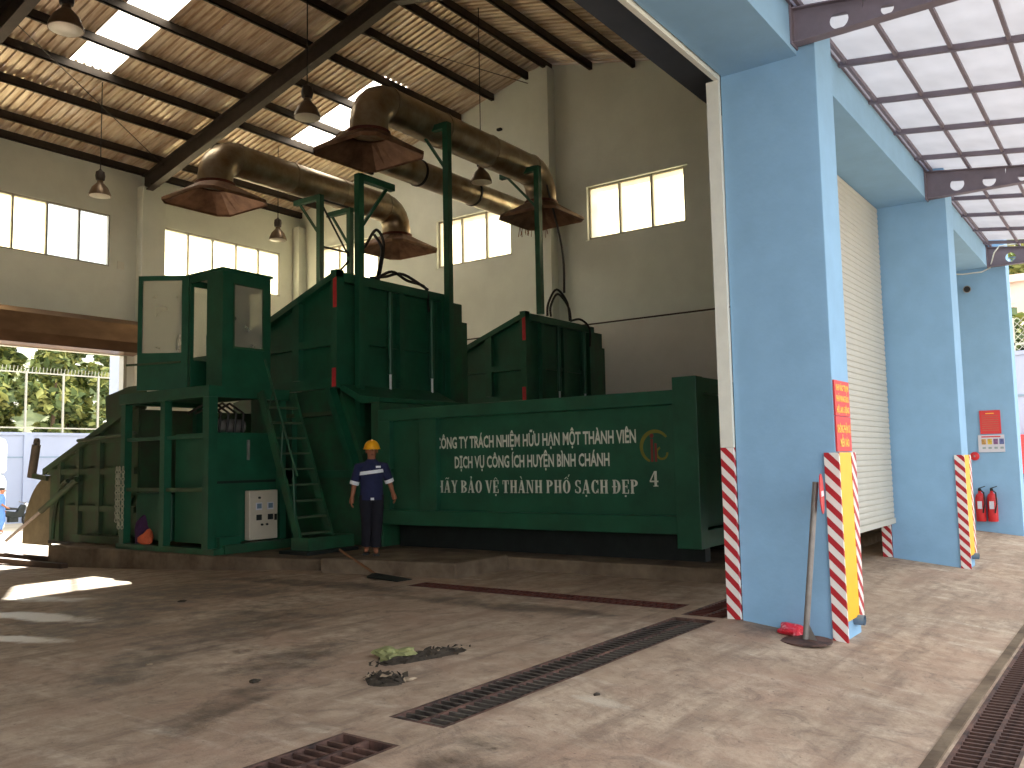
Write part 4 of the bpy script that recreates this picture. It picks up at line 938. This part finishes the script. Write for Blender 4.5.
    if tape:
        m = MB(); ra, rb = [], []
        def ring(z, rx, ry, tl): return ell(0, .002, z, rx, ry, 24, tl)
        m.add(ring(1.185, .194, .132, .022)+ring(1.235, .194, .130, .022), [(k, (k+1) % 24, 24+(k+1) % 24, 24+k) for k in range(24)]); put(m, 'reflective_band', REFL, shp)
        for s in ('r', 'l'):
            sh, el, wr = [Vector(q) for q in J['arm_'+s]]; d = (el-sh).normalized(); m = MB(); m.tube([el-d*.035, el+d*.02], .071, 14, False); put(m, 'sleeve_band', REFL, shp)
        m = MB().box(.06, .13, -.128, -.12, 1.27, 1.30); put(m, 'name_patch', REFL, shp, False)
        m = MB().box(-.02, .03, -.146, -.138, .80, .835); put(m, 'hem_label', REFL, shp, False)
    if helmet:
        m = MB(); rings = []
        for k in range(7):
            a = math.radians(90*k/6.5); rings.append(ell(.005, -.015, 1.56+.13*math.sin(a), .118*math.cos(a), .142*math.cos(a)))
        m.loft(rings); h = put(m, 'hard_hat', helmet)
        m = MB(); m.loft([ell(.005, -.022, 1.548, .128, .155), ell(.005, -.022, 1.562, .126, .152)]); m.loft([ell(.005, -.13, 1.542, .095, .075), ell(.005, -.13, 1.553, .09, .07)]); put(m, 'brim', helmet, h)
        m = MB(); m.box(-.006, .016, -.09, .06, 1.66, 1.692); put(m, 'crest', helmet, h, False)
    for s in ('r', 'l'):
        hp, kn, an, to = [Vector(q) for q in J['leg_'+s]]; f = to-an; f.z = 0
        if f.length < .01: f = Vector((0, -.1, 0))
        f.normalize(); m = MB(); b0 = Vector((an.x, an.y, to.z-.034))-f*.05
        m.bar(b0, b0+f*.24, .085, .02); put(m, 'sandal', RUBBER, None, False)
    return t
J1 = {'arm_r': ((-.185, 0, 1.285), (-.25, .02, 1.05), (-.285, -.05, .84)), 'arm_l': ((.185, 0, 1.285), (.262, .03, 1.07), (.315, -.06, .88)),
      'leg_r': ((-.085, 0, .86), (-.075, -.03, .47), (-.075, .10, .10), (-.09, -.02, .05)), 'leg_l': ((.085, 0, .86), (.075, -.04, .46), (.055, -.01, .075), (.06, -.13, .04))}
person('person', 'worker in yellow hard hat and navy uniform standing before the green container', (9.27, 9.27, .205), math.radians(-43), NAVY, NAVYT, HELM, J1, .985)
J2 = {'arm_r': ((-.2, 0, 1.31), (-.24, .0, 1.06), (-.2, -.14, .95)), 'arm_l': ((.2, 0, 1.31), (.24, .02, 1.06), (.25, -.05, .84)),
      'leg_r': ((-.085, 0, .86), (-.085, -.02, .47), (-.085, .02, .09), (-.09, -.11, .045)), 'leg_l': ((.085, 0, .86), (.075, -.06, .46), (.06, .06, .09), (.065, -.06, .045))}
YG = lambda y: -.472-(min(y, 38)-23.7)*.0175
person('person', 'distant person in light blue clothes at the left edge of the yard', (14.75, 33, YG(33)+.005), math.radians(60), BLUEC, BLUEC, None, J2, .97, False)

# ================================================================== PILLAR FITTINGS
def guards(x0, labs, zt, dy):
    zb = -.14
    o = B(x0-.03, x0-.004, dy+2.24, dy+2.37, zb, zt).build('corner_guard', STRIPE, None, loc=(x0-.017, 2.29, zb)); tag(o, labs[0], 'guard', 'striped pillar corner guards')
    o = B(x0+.36, x0+.51, dy+2.236, dy+2.266, zb+.12, zt).build('corner_guard', STRIPE, None, loc=(x0+.48, 2.22, zb+.12)); tag(o, labs[1], 'guard', 'striped pillar corner guards')
    o = B(x0-.003, x0+.359, dy+2.24, dy+2.268, zb+.2, zt).build('yellow_plate', YELLOW, None, loc=(x0+.2, 2.22, zb+.2)); tag(o, labs[2], 'plate')
guards(8.03, ('red and white striped guard on the left corner of the big pillar', 'narrow striped guard on the right corner of the big pillar front', 'yellow plate on the front of the big pillar'), 1.53, .0)
guards(13.95, ('red and white striped guard on the left corner of the second pillar', 'narrow striped guard on the right corner of the second pillar front', 'yellow plate on the front of the second pillar'), 1.48, -.075)
SG = thing('warning_sign', (8.26, 2.23, 1.85), 'upper red sign with yellow Vietnamese writing on the big pillar', 'sign')
B(8.035, 8.5, 2.258, 2.272, 1.86, 2.18).build('board', REDS, SG)
for i, s_ in enumerate(('KHI VÀO TRẠM', 'PHẢI MANG BẢO', 'HỘ LAO ĐỘNG')): text_mesh('lettering', s_, SIGNY, SG, (8.07, 2.256, 2.09-.1*i), (1, 0, 0), (0, 0, 1), .39, .055, bold=.03, thick=.002)
SG = thing('warning_sign', (8.26, 2.23, 1.54), 'lower red sign with two rows of yellow writing on the big pillar', 'sign')
B(8.035, 8.5, 2.258, 2.272, 1.54, 1.855).build('board', REDS, SG)
text_mesh('lettering', 'KHÔNG PHẬN SỰ', SIGNY, SG, (8.06, 2.256, 1.71), (1, 0, 0), (0, 0, 1), .41, .07, bold=.03, thick=.002); text_mesh('lettering', 'MIỄN VÀO', SIGNY, SG, (8.13, 2.256, 1.585), (1, 0, 0), (0, 0, 1), .28, .07, bold=.03, thick=.002)
for x, y, lab in ((8.34, 2.273, 'grey pipe stub at the foot of the big pillar'), (14.26, 2.198, 'grey pipe stub at the foot of the second pillar')):
    z = .03; m_ = MB(); m_.tube([(x, y, z), (x, y-.09, z)], .045, 14, False); m_.tube([(x, y-.09, z), (x, y, z)], .037, 14, False)
    tag(m_.build('pipe_stub', PVC, None, True, loc=(x, 2.17, z-.05)), lab, 'pipe')
# stop-sign pole leaning at the pillar
PS = thing('sign_pole', (7.72, 2.52, fz(2.52)), 'grey leaning pole with a round sign and disc base before the big pillar', 'sign pole')
zf = fz(2.52)
MB().lathe([(.0, .004), (.22, .004), (.22, .02), (.0, .028)], (7.72, 2.52, zf), 28).build('base_disc', RUST, PS)
MB().tube([(7.72, 2.52, zf+.02), (7.69, 2.36, 1.28)], .026, 12).build('pole', GALV, PS, True)
for s_ in (0, 1): MB().add([(7.72, 2.515, zf+.22), (7.72+(.09 if s_ else -.02), 2.515-(.02 if s_ else .1), zf+.025), (7.72, 2.515, zf+.025)], [(0, 1, 2)]).build('gusset', GALV, PS)
c_ = Vector((7.70, 2.315, 1.18)); nn = Vector((.20, -.98, .02)).normalized(); a_ = nn.cross(Vector((0, 0, 1))).normalized(); b_ = a_.cross(nn)
m_ = MB(); ring = [c_+(a_*math.cos(2*math.pi*k/28)+b_*math.sin(2*math.pi*k/28))*.17 for k in range(28)]
m_.add([tuple(p-nn*.004) for p in ring]+[tuple(p+nn*.004) for p in ring], [tuple(range(28)), tuple(reversed(range(28, 56)))]+[(k, (k+1) % 28, 28+(k+1) % 28, 28+k) for k in range(28)])
SD = m_.build('sign_disc', RED, PS)
m_ = MB(); m_.bar(c_-a_*.1+nn*.006, c_+a_*.1+nn*.006, .045, .003, nn); m_.build('white_bar', REFL, SD)
# crumpled red bag
def lump(name, m, label, cat, loc, rx, ry, rz, amp=.3, n=14, mm=9, seed=1):
    rnd = random.Random(seed); mb = MB().ball((0, 0, 0), 1, 1, 1, n, mm); vs = []
    ph = [(Vector((rnd.uniform(-1, 1), rnd.uniform(-1, 1), rnd.uniform(-1, 1))).normalized(), rnd.uniform(3, 7), rnd.uniform(0, 6)) for _ in range(6)]
    for v in mb.v:
        v = Vector(v); k = 1+amp*sum(math.sin(d.dot(v)*f+p) for d, f, p in ph)/3; v = Vector((v.x*rx*k, v.y*ry*k, max(v.z*k, -.55)*rz)); vs.append(tuple(Vector(loc)+v+Vector((0, 0, .55*rz))))
    mb.v = vs; o = mb.build(name, m, None, False, loc=loc); 
    if label: tag(o, label, cat)
    return o
lump('plastic_bag', mat('red_plastic_bag', rgb(214, 40, 58), .35, 0, .15, 12, col2=rgb(232, 150, 150), thr=(.36, .42)), 'crumpled red plastic bag by the sign pole base', 'bag', (7.9, 2.70, fz(2.7)+.002), .12, .11, .055, seed=3)

# fittings of the far pillar
def plate(name, lab, cat, y0, y1, z0, z1, m): return tag(B(19.875, 19.896, y0, y1, z0, z1).build(name, m, None, loc=(19.885, (y0+y1)/2, z0)), lab, cat)
NB = thing('notice_board', (19.885, 2.58, 1.88), 'red notice board with yellow text lines on the far pillar', 'notice board')
B(19.875, 19.896, 2.40, 2.77, 1.88, 2.35).build('board', REDS, NB)
for i in range(9): B(19.872, 19.8745, 2.44+(.07 if i == 0 else 0), 2.73-(.07 if i == 0 else 0), 2.28-.042*i, 2.295-.042*i).build('text_line', SIGNY if i == 0 else mat('faded_print_%d' % i, rgb(196, 104, 84), .7), NB)
PB = thing('picture_board', (19.885, 2.6, 1.51), 'white picture board below the red notice on the far pillar', 'picture board')
B(19.875, 19.896, 2.355, 2.82, 1.515, 1.86).build('board', PAPER, PB)
B(19.872, 19.8745, 2.42, 2.76, 1.81, 1.835).build('heading', REDS, PB)
for i, c in enumerate((rgb(206, 160, 90), rgb(210, 180, 70), rgb(130, 90, 130), rgb(90, 100, 150))):
    y = 2.76-.105*i; B(19.872, 19.8745, y-.08, y, 1.67, 1.78).build('picture', mat('print_%d' % i, c, .6, 0, .4, 20), PB); B(19.872, 19.8745, y-.07, y-.01, 1.58, 1.62).build('caption', mat('print_grey_%d' % i, rgb(150, 165, 165), .6), PB)
t = thing('alarm_bell', (19.87, 2.92, 1.44), 'round red alarm bell beside the yellow edge of the second pillar', 'alarm bell')
m_ = MB(); m_.tube([(19.898, 2.9, 1.44), (19.86, 2.9, 1.44), (19.84, 2.9, 1.44)], [.085, .085, .05], 18); m_.build('dome', RED, t, True); MB().tube([(19.84, 2.9, 1.44), (19.832, 2.9, 1.44)], .02, 8).build('stud', GALV, t)
for y, lab in ((2.84, 'left red fire extinguisher hanging on the far pillar'), (2.63, 'right red fire extinguisher hanging on the far pillar')):
    t = thing('fire_extinguisher', (19.79, y, .15), lab, 'extinguisher', 'red fire extinguishers on the far pillar')
    MB().lathe([(.0, 0), (.085, 0), (.092, .02), (.092, .46), (.07, .53), (.03, .56), (.03, .6)], (19.79, y, .15), 18).build('cylinder', RED, t, True)
    MB().tube([(19.79, y, .75), (19.79, y, .80)], .03, 8).build('valve', RUBBER, t, True); MB().bar((19.79, y+.02, .8), (19.79, y-.1, .84), .02, .015).build('handle', RUBBER, t)
    MB().tube([(19.77, y, .78), (19.70, y-.08, .72), (19.69, y-.09, .5), (19.70, y-.05, .32)], .014, 7).build('hose', RUBBER, t, True)
    B(19.68, 19.694, y-.04, y+.04, .4, .55).build('label_plate', PAPER, t); B(19.88, 19.897, y-.03, y+.03, .5, .7).build('bracket', GALV, t)
t = thing('spotlight', (19.85, 2.83, 4.85), 'small round spotlight on the far pillar under the canopy', 'light')
MB().tube([(19.9, 2.83, 4.85), (19.8, 2.83, 4.83)], [.05, .075], 14).build('housing', GALV, t, True); MB().tube([(19.80, 2.83, 4.83), (19.795, 2.83, 4.829)], .06, 14).build('lens', RUBBER, t)
tag(MB().tube([(19.86, 3.1, 5.19), (19.86, 2.9, 5.16), (19.86, 2.55, 5.16), (19.86, 2.40, 5.22), (19.78, 2.3, 5.5), (19.78, 2.2, 5.62), (19.78, 1.9, 5.62)], .014, 7).build('conduit_cable', WHITE, None, True, loc=(19.86, 2.6, 5.2)), 'white cable looping from the far pillar up to the canopy girder', 'cable')
tag(MB().tube([(19.95, 3.4, 5.1), (19.95, 23, 5.1)], .022, 6).build('wall_conduit', STEEL_BR, None, loc=(19.95, 13, 5.1)), 'thin brown conduit along the top edge of the white wall band', 'conduit')

# ================================================================== LOOSE THINGS
SH = thing('shovel', (8.55, 8.3, .0), 'flat shovel leaning on the concrete step at the worker\'s feet', 'shovel')
MB().tube([(8.60, 8.55, .05), (8.86, 9.5, .30)], .018, 8).build('handle', WOOD, SH, True)
m_ = MB(); m_.add([(8.62, 8.60, .05), (8.40, 8.5, .02), (8.36, 7.92, .006), (8.62, 7.90, .006), (8.62, 8.60, .062), (8.40, 8.5, .035), (8.36, 7.92, .014), (8.62, 7.90, .014)], [(3,2,1,0),(4,5,6,7),(0,1,5,4),(1,2,6,5),(2,3,7,6),(3,0,4,7)]); m_.build('blade', GREEN_K, SH)
def litter(label, cx, cy, rx, ry, rot, n, seed, mats):
    rnd = random.Random(seed); t = thing('litter_heap', (cx, cy, 0), label, 'litter')
    h = MB(); gx, gy = 18, 10; c, s = math.cos(rot), math.sin(rot); vs = []
    for i in range(gx+1):
        for j in range(gy+1):
            u, v = -1+2*i/gx, -1+2*j/gy; r = max(0, 1-u*u-v*v); x, y = u*rx, v*ry
            vs.append((cx+x*c-y*s, cy+x*s+y*c, .004+(.03*r**.6*(0.5+rnd.random()) if r > 0 else -.006)))
    h.add(vs, [(i*(gy+1)+j, (i+1)*(gy+1)+j, (i+1)*(gy+1)+j+1, i*(gy+1)+j+1) for i in range(gx) for j in range(gy)]); h.build('mulch', DIRT, t)
    for mi, m in enumerate(mats):
        b = MB()
        for k in range(n if mi == 0 else n//4):
            a, q = rnd.uniform(0, 6.28), rnd.random()**.6*1.25; x, y = rx*q*math.cos(a), ry*q*math.sin(a); sz = rnd.uniform(.008, .03); z0 = .012+max(0, .035*(1-q))
            p = Vector((cx+x*c-y*s, cy+x*s+y*c, z0)); e1 = Vector((rnd.uniform(-1, 1), rnd.uniform(-1, 1), rnd.uniform(-.2, .5))).normalized()*sz; e2 = e1.cross(Vector((0, 0, 1)))*rnd.uniform(.3, .9)
            b.add([p-e1-e2, p+e1-e2, p+e1+e2+Vector((0, 0, sz*.5)), p-e1+e2], [(0, 1, 2, 3)])
        tag(b.build('scraps', m, t), kind='stuff')
    return t
litter('dark leafy litter heap beside the olive rag on the floor', 5.28, 4.72, .40, .12, -.25, 60, 4, (DIRT, CHIP))
litter('round litter heap with pale scraps in front of the olive rag', 4.56, 4.44, .17, .13, .9, 45, 9, (DIRT, CHIP))
lump('rag', CLOTHG, 'crumpled olive green rag on the concrete floor', 'rag', (5.12, 4.88, .002), .13, .15, .05, .45, seed=5)
rnd = random.Random(21)
for i, (x, y, s_, m, lab) in enumerate(((4.66, 4.30, .05, CHIP, 'largest pale scrap beside the round litter heap'), (3.95, 6.35, .035, CHIP, 'pale scrap on the floor left of the litter heaps'), (6.0, 9.0, .05, DIRT, 'small dark clod on the floor towards the platform'), (4.05, 5.2, .045, DIRT, 'dark flat scrap between the grates and the litter heaps'), (5.1, 3.05, .03, DIRT, 'dark scrap on the apron right of the threshold grate'))):
    lump('scrap', m, lab, 'scrap', (x, y, fz(y)+.001), s_, s_*.7, s_*.25, .4, 8, 6, seed=30+i)
lump('purple_bundle', PURPLE, 'dark purple bundle inside the platform frame', 'bundle', (8.64, 14.05, .255), .15, .18, .30, .22, seed=17)
lump('orange_bag', ORANGE, 'orange bag at the foot of the platform post', 'bag', (8.46, 13.72, .255), .10, .12, .14, .3, seed=12)
# chain bundle hanging on the left platform post
t = thing('hanging_chain', (8.36, 14.32, .45), 'bundle of pale chains hanging on the left platform post', 'chain')
for k, (dy, dx, z0) in enumerate(((-.06, 0, .52), (0, -.03, .42), (.06, 0, .48), (.03, -.06, .6))):
    m_ = MB()
    for i in range(18):
        z = 1.52-i*.058
        if z < z0: break
        ph = 0 if i % 2 else math.pi/2; cx, cy = 8.33+dx, 14.32+dy
        m_.tube([(cx+.022*math.cos(ph)*math.cos(a), cy+.022*math.sin(ph)*math.cos(a), z+.04*math.sin(a)) for a in [2*math.pi*q/8 for q in range(9)]], .009, 5, False)
    tag(m_.build('strand', CHAINM, t), kind='stuff')
# wall hook high on the gable
t = B(20.0, 20.098, 14.70, 14.84, 11.14, 11.2).build('wall_bracket', GREEN_K, None, loc=(20.05, 14.77, 11.14)); tag(t, 'tiny dark bracket high on the gable wall', 'bracket')
tag(B(13.43, 13.62, 23.47, 23.498, 7.2, 7.42).build('wall_socket', WHITE, None, loc=(13.5, 23.49, 7.2)), 'small pale box on the rear wall beside the left ribbon window', 'box')

# ================================================================== YARD BEHIND
m_ = MB(); yy = [23.7, 26, 30, 34, 38, 60]
for i in range(len(yy)-1): m_.add([(-30, yy[i], YG(yy[i])), (70, yy[i], YG(yy[i])), (70, yy[i+1], YG(yy[i+1])), (-30, yy[i+1], YG(yy[i+1]))], [(0, 1, 2, 3)])
struct(m_.build('yard_ground', YARDG), 'bright sunlit concrete yard behind the rear doorway', 'ground')
struct(MB().add([(-40, -60, -.27), (80, -60, -.27), (80, -8.8, -.25), (-40, -8.8, -.25)], [(0, 1, 2, 3)]).build('front_yard', YARDG), 'concrete forecourt in front of the building', 'ground')
struct(MB().add([(46, -9, -.3), (90, -9, -.3), (90, 24, -.5), (46, 24, -.5)], [(0, 1, 2, 3)]).build('side_yard', YARDG), 'concrete ground beyond the far pillar', 'ground')
CW = thing('compound_wall', (22, 40, -.8), 'pale blue compound wall behind the rear doorway', 'wall'); tag(CW, kind='structure')
B(6, 40, 40.0, 40.2, -.9, 3.1).build('panel', YARDW, CW); B(6, 40, 39.94, 40.26, 3.1, 3.22).build('coping', YARDW, CW)
for x in (9.1, 14.0, 18.9, 23.8, 28.7): B(x-.2, x+.2, 39.9, 39.999, -.9, 3.1).build('pier', YARDW, CW)
B(6, 40, 39.98, 39.999, 2.1, 2.16).build('groove', PVC, CW)
FN = thing('wire_fence', (22, 40.1, 3.22), 'grey steel fence standing on the compound wall', 'fence')
for i in range(16): B(12.2+1.65*i-.04, 12.2+1.65*i+.04, 40.06, 40.14, 3.22, 5.95).build('post', ALU, FN)
for z in (3.4, 5.85): B(8, 40, 40.07, 40.12, z, z+.06).build('rail', ALU, FN)
m_ = MB()
for i in range(150): x = 12+.16*i; m_.bar((x, 40.1, 5.9), (x+.03, 40.1, 6.15), .02, .02)
tag(m_.build('spikes', ALU, FN), kind='stuff')
struct(B(15.02, 16.3, 26.0, 26.6, -.7, 9).build('yard_pillar', YARDW), 'pale blue outdoor pillar seen through the rear doorway', 'pillar')
def tree(label, x, y, h, r, seed, cat='tree', zg=-.7, lo=.15):
    rnd = random.Random(seed); t = thing('tree', (x, y, zg), label, cat, 'trees beyond the compound wall')
    MB().tube([(x, y, zg), (x+.1, y, zg+h*.4), (x+.3, y, zg+h*.8)], [.16, .12, .05], 8).build('trunk', BARK, t, True)
    cl = [(Vector((x+rnd.uniform(-r, r)*.75, y+rnd.uniform(-r, r)*.5, zg+h*rnd.uniform(lo, .95))), rnd.uniform(.5, 1.1)*r*.42) for _ in range(36)]
    for mi in range(3):
        vs = []; fs = []
        for k in range(1250):
            c, cr = cl[rnd.randrange(len(cl))]; d = Vector((rnd.gauss(0, 1), rnd.gauss(0, 1), rnd.gauss(0, 1))).normalized(); p = c+d*cr*rnd.random()**.35
            a = Vector((rnd.gauss(0, 1), rnd.gauss(0, 1), rnd.gauss(0, .6))).normalized(); b = a.cross(Vector((rnd.gauss(0, 1), rnd.gauss(0, 1), 1))).normalized(); s = rnd.uniform(.2, .4)
            i = len(vs); vs += [p-a*s, p-b*s*.5, p+a*s, p+b*s*.5]; fs.append((i, i+1, i+2, i+3))
        me = bpy.data.meshes.new('foliage'); o0 = t.location; me.from_pydata([tuple(v-o0) for v in vs], [], fs); me.materials.append(LEAF[(mi+seed) % 3 if mi else seed % 3])
        o = bpy.data.objects.new('foliage', me); COL.objects.link(o); o.parent = t; o['kind'] = 'stuff'
    return t
m_ = MB(); nx, ny = 40, 10; rh = random.Random(3); vs = [(-10+2.0*i, 53+1.6*j, -1+ (11.5*(j/ny)**.55 + rh.uniform(-.4, .4))) for i in range(nx+1) for j in range(ny+1)]
m_.add(vs, [(i*(ny+1)+j, (i+1)*(ny+1)+j, (i+1)*(ny+1)+j+1, i*(ny+1)+j+1) for i in range(nx) for j in range(ny)])
struct(m_.build('hillside', mat('scrub_hillside', rgb(126, 134, 78), .95, 0, .3, .7, .4, col2=rgb(74, 86, 50))), 'overgrown green hillside behind the trees', 'hill')
rowname = ('front row', 'middle row', 'back row'); place = ('beyond the left picture edge', 'at the left picture edge', 'behind the first fence posts in view', 'behind the fence right of the middle', 'behind the loading chute end', 'behind the outdoor pillar')
for ri, (y, xa, h) in enumerate(((43.4, 14.6, 8.8), (46.8, 16.6, 10.2), (50.2, 18.0, 11.6))):
    for k in range(6): tree('%s tree beyond the compound wall, %s' % (('leafy', 'taller', 'tallest')[ri], place[k]), xa+3.45*k*(1+.07*ri), y, h, 1.42, 40+ri*7+k, lo=.18)
t = thing('water_tank', (15.75, 36, YG(36)), 'white plastic tank of two drums at the left edge of the yard', 'tank')
for z0, nm in ((0, 'lower_drum'), (2.15, 'upper_drum')): MB().lathe([(0, 0), (.38, 0), (.45, .1), (.45, 1.85 if z0 == 0 else 1.1), (.36, 2.05 if z0 == 0 else 1.3), (.15, 2.14 if z0 == 0 else 1.36), (0, 2.14 if z0 == 0 else 1.36)], (15.75, 36, YG(36)+z0), 20).build(nm, WHITE, t, True)
def torus(mb, c, R_, r, n=20, k=7):
    mb.tube([(c[0]+R_*math.cos(2*math.pi*i/n), c[1], c[2]+R_*math.sin(2*math.pi*i/n)) for i in range(n+1)], r, k, False); return mb
def bike(label, x, y, mcol):
    z = YG(y); t = thing('motorbike', (x, y, z), label, 'motorbike', 'motorbikes parked in the yard')
    for dx in (-.6, .6):
        w_ = torus(MB(), (x+dx, y, z+.29), .24, .05).build('wheel', RUBBER, t, True); MB().tube([(x+dx, y-.05, z+.29), (x+dx, y+.05, z+.29)], .06, 8).build('hub', GALV, w_)
        mb = MB()
        for k in range(6): a = math.pi*k/3; mb.bar((x+dx, y, z+.29), (x+dx+.22*math.cos(a), y, z+.29+.22*math.sin(a)), .012, .012)
        mb.build('spokes', GALV, w_)
    MB().prism([(x-.5, z+.55), (x-.1, z+.35), (x+.35, z+.4), (x+.45, z+.85), (x+.3, z+.9), (x+.1, z+.6), (x-.5, z+.7)], 'y', y-.11, y+.11).build('fairing', mcol, t, bevel=.03)
    MB().prism([(x-.75, z+.72), (x+.12, z+.68), (x+.12, z+.76), (x-.3, z+.82), (x-.75, z+.82)], 'y', y-.12, y+.12).build('seat', RUBBER, t, bevel=.03)
    B(x-.2, x+.15, y-.1, y+.1, z+.2, z+.42).build('engine', GREEN_K, t); MB().tube([(x+.6, y, z+.3), (x+.4, y, z+.95)], .03, 8).build('fork', GALV, t, True)
    MB().tube([(x+.35, y-.33, z+1.0), (x+.42, y, z+.95), (x+.35, y+.33, z+1.0)], .018, 7).build('handlebar', GALV, t, True); MB().ball((x+.5, y, z+.85), .1, .09, .09).build('headlight', REFL, t)
    return t
bike('dark motorbike parked left of the loading chute', 17.1, 37.2, GREEN_K); bike('second motorbike parked partly behind the loading chute', 18.6, 37.8, NAVY)

# ================================================================== BEYOND THE FAR PILLAR
t = thing('side_wall_panel', (29, 4, -.5), 'pale blue boundary wall beyond the far pillar at the right edge', 'wall'); tag(t, kind='structure')
B(29, 29.2, -6, 12, -.5, 4.3).build('panel', YARDW, t); B(28.95, 29.25, -6, 12, 4.3, 4.42).build('coping', YARDW, t); B(28.97, 28.999, -6, 12, 3.1, 3.16).build('groove', PVC, t)
t = thing('netting_fence', (29.1, 4, 4.42), 'wire netting fence above the boundary wall at the right edge', 'fence')
for i in range(9): B(29.08, 29.12, -5+2*i, -4.96+2*i, 4.42, 5.4).build('post', ALU, t)
B(29.08, 29.12, -5, 11, 4.6, 4.66).build('rail', ALU, t); m_ = MB()
for i in range(90): y = -5+.18*i; m_.bar((29.1, y, 4.45), (29.1, y+.9, 5.4), .014, .014).bar((29.1, y+.9, 4.45), (29.1, y, 5.4), .014, .014)
tag(m_.build('netting', ALU, t), kind='stuff')
t = thing('neighbour_building', (36, 4, -.5), 'pale pink neighbouring building with a ledge beyond the boundary wall', 'building')
B(36, 40, -8, 14, 5.9, 7.9).build('upper_wall', PINK, t); B(35.8, 36, -8, 14, 7.6, 7.75).build('ledge', PINK, t); B(36.6, 40, -8, 14, -.5, 5.89).build('lower_wall', PINK, t)
tree('bushy tree behind the netting at the right edge', 33, 3.6, 6.9, 2.2, 61, lo=.5); tree('tall dark tree beyond the pink building at the right edge', 46, 5.2, 14.0, 3.6, 62, lo=.35)
o = thing('red_cabinet', (28.6, 3.0, -.5), 'red painted cabinet against the boundary wall at the right edge', 'cabinet')
B(28.4, 28.95, 2.2, 3.25, .9, 2.0).build('body', RED, o, bevel=.02); B(28.37, 28.399, 2.25, 3.2, .95, 1.95).build('door', RED, o, bevel=.01)
for y in (2.25, 3.15): B(28.45, 28.53, y, y+.08, -.5, .9).build('leg', RUST2, o)
t = thing('hanging_plant', (20.6, 2.5, 5.45), 'small leafy plant hanging behind the far canopy girder', 'plant'); rr = random.Random(5); m_ = MB()
for k in range(26):
    p = Vector((20.6, 2.05, 5.55)); d = Vector((rr.gauss(0, 1), rr.gauss(0, 1), rr.gauss(0, .7))).normalized(); q = p+d*.2; s = d.cross(Vector((0, 0, 1))).normalized()*.04; m_.add([p, p.lerp(q, .5)+s, q, p.lerp(q, .5)-s], [(0, 1, 2, 3)])
m_.build('leaves', LEAF[1], t); MB().lathe([(.05, 0), (.09, 0), (.11, .13), (.09, .13)], (20.6, 2.05, 5.38), 12).build('pot', PVC, t)
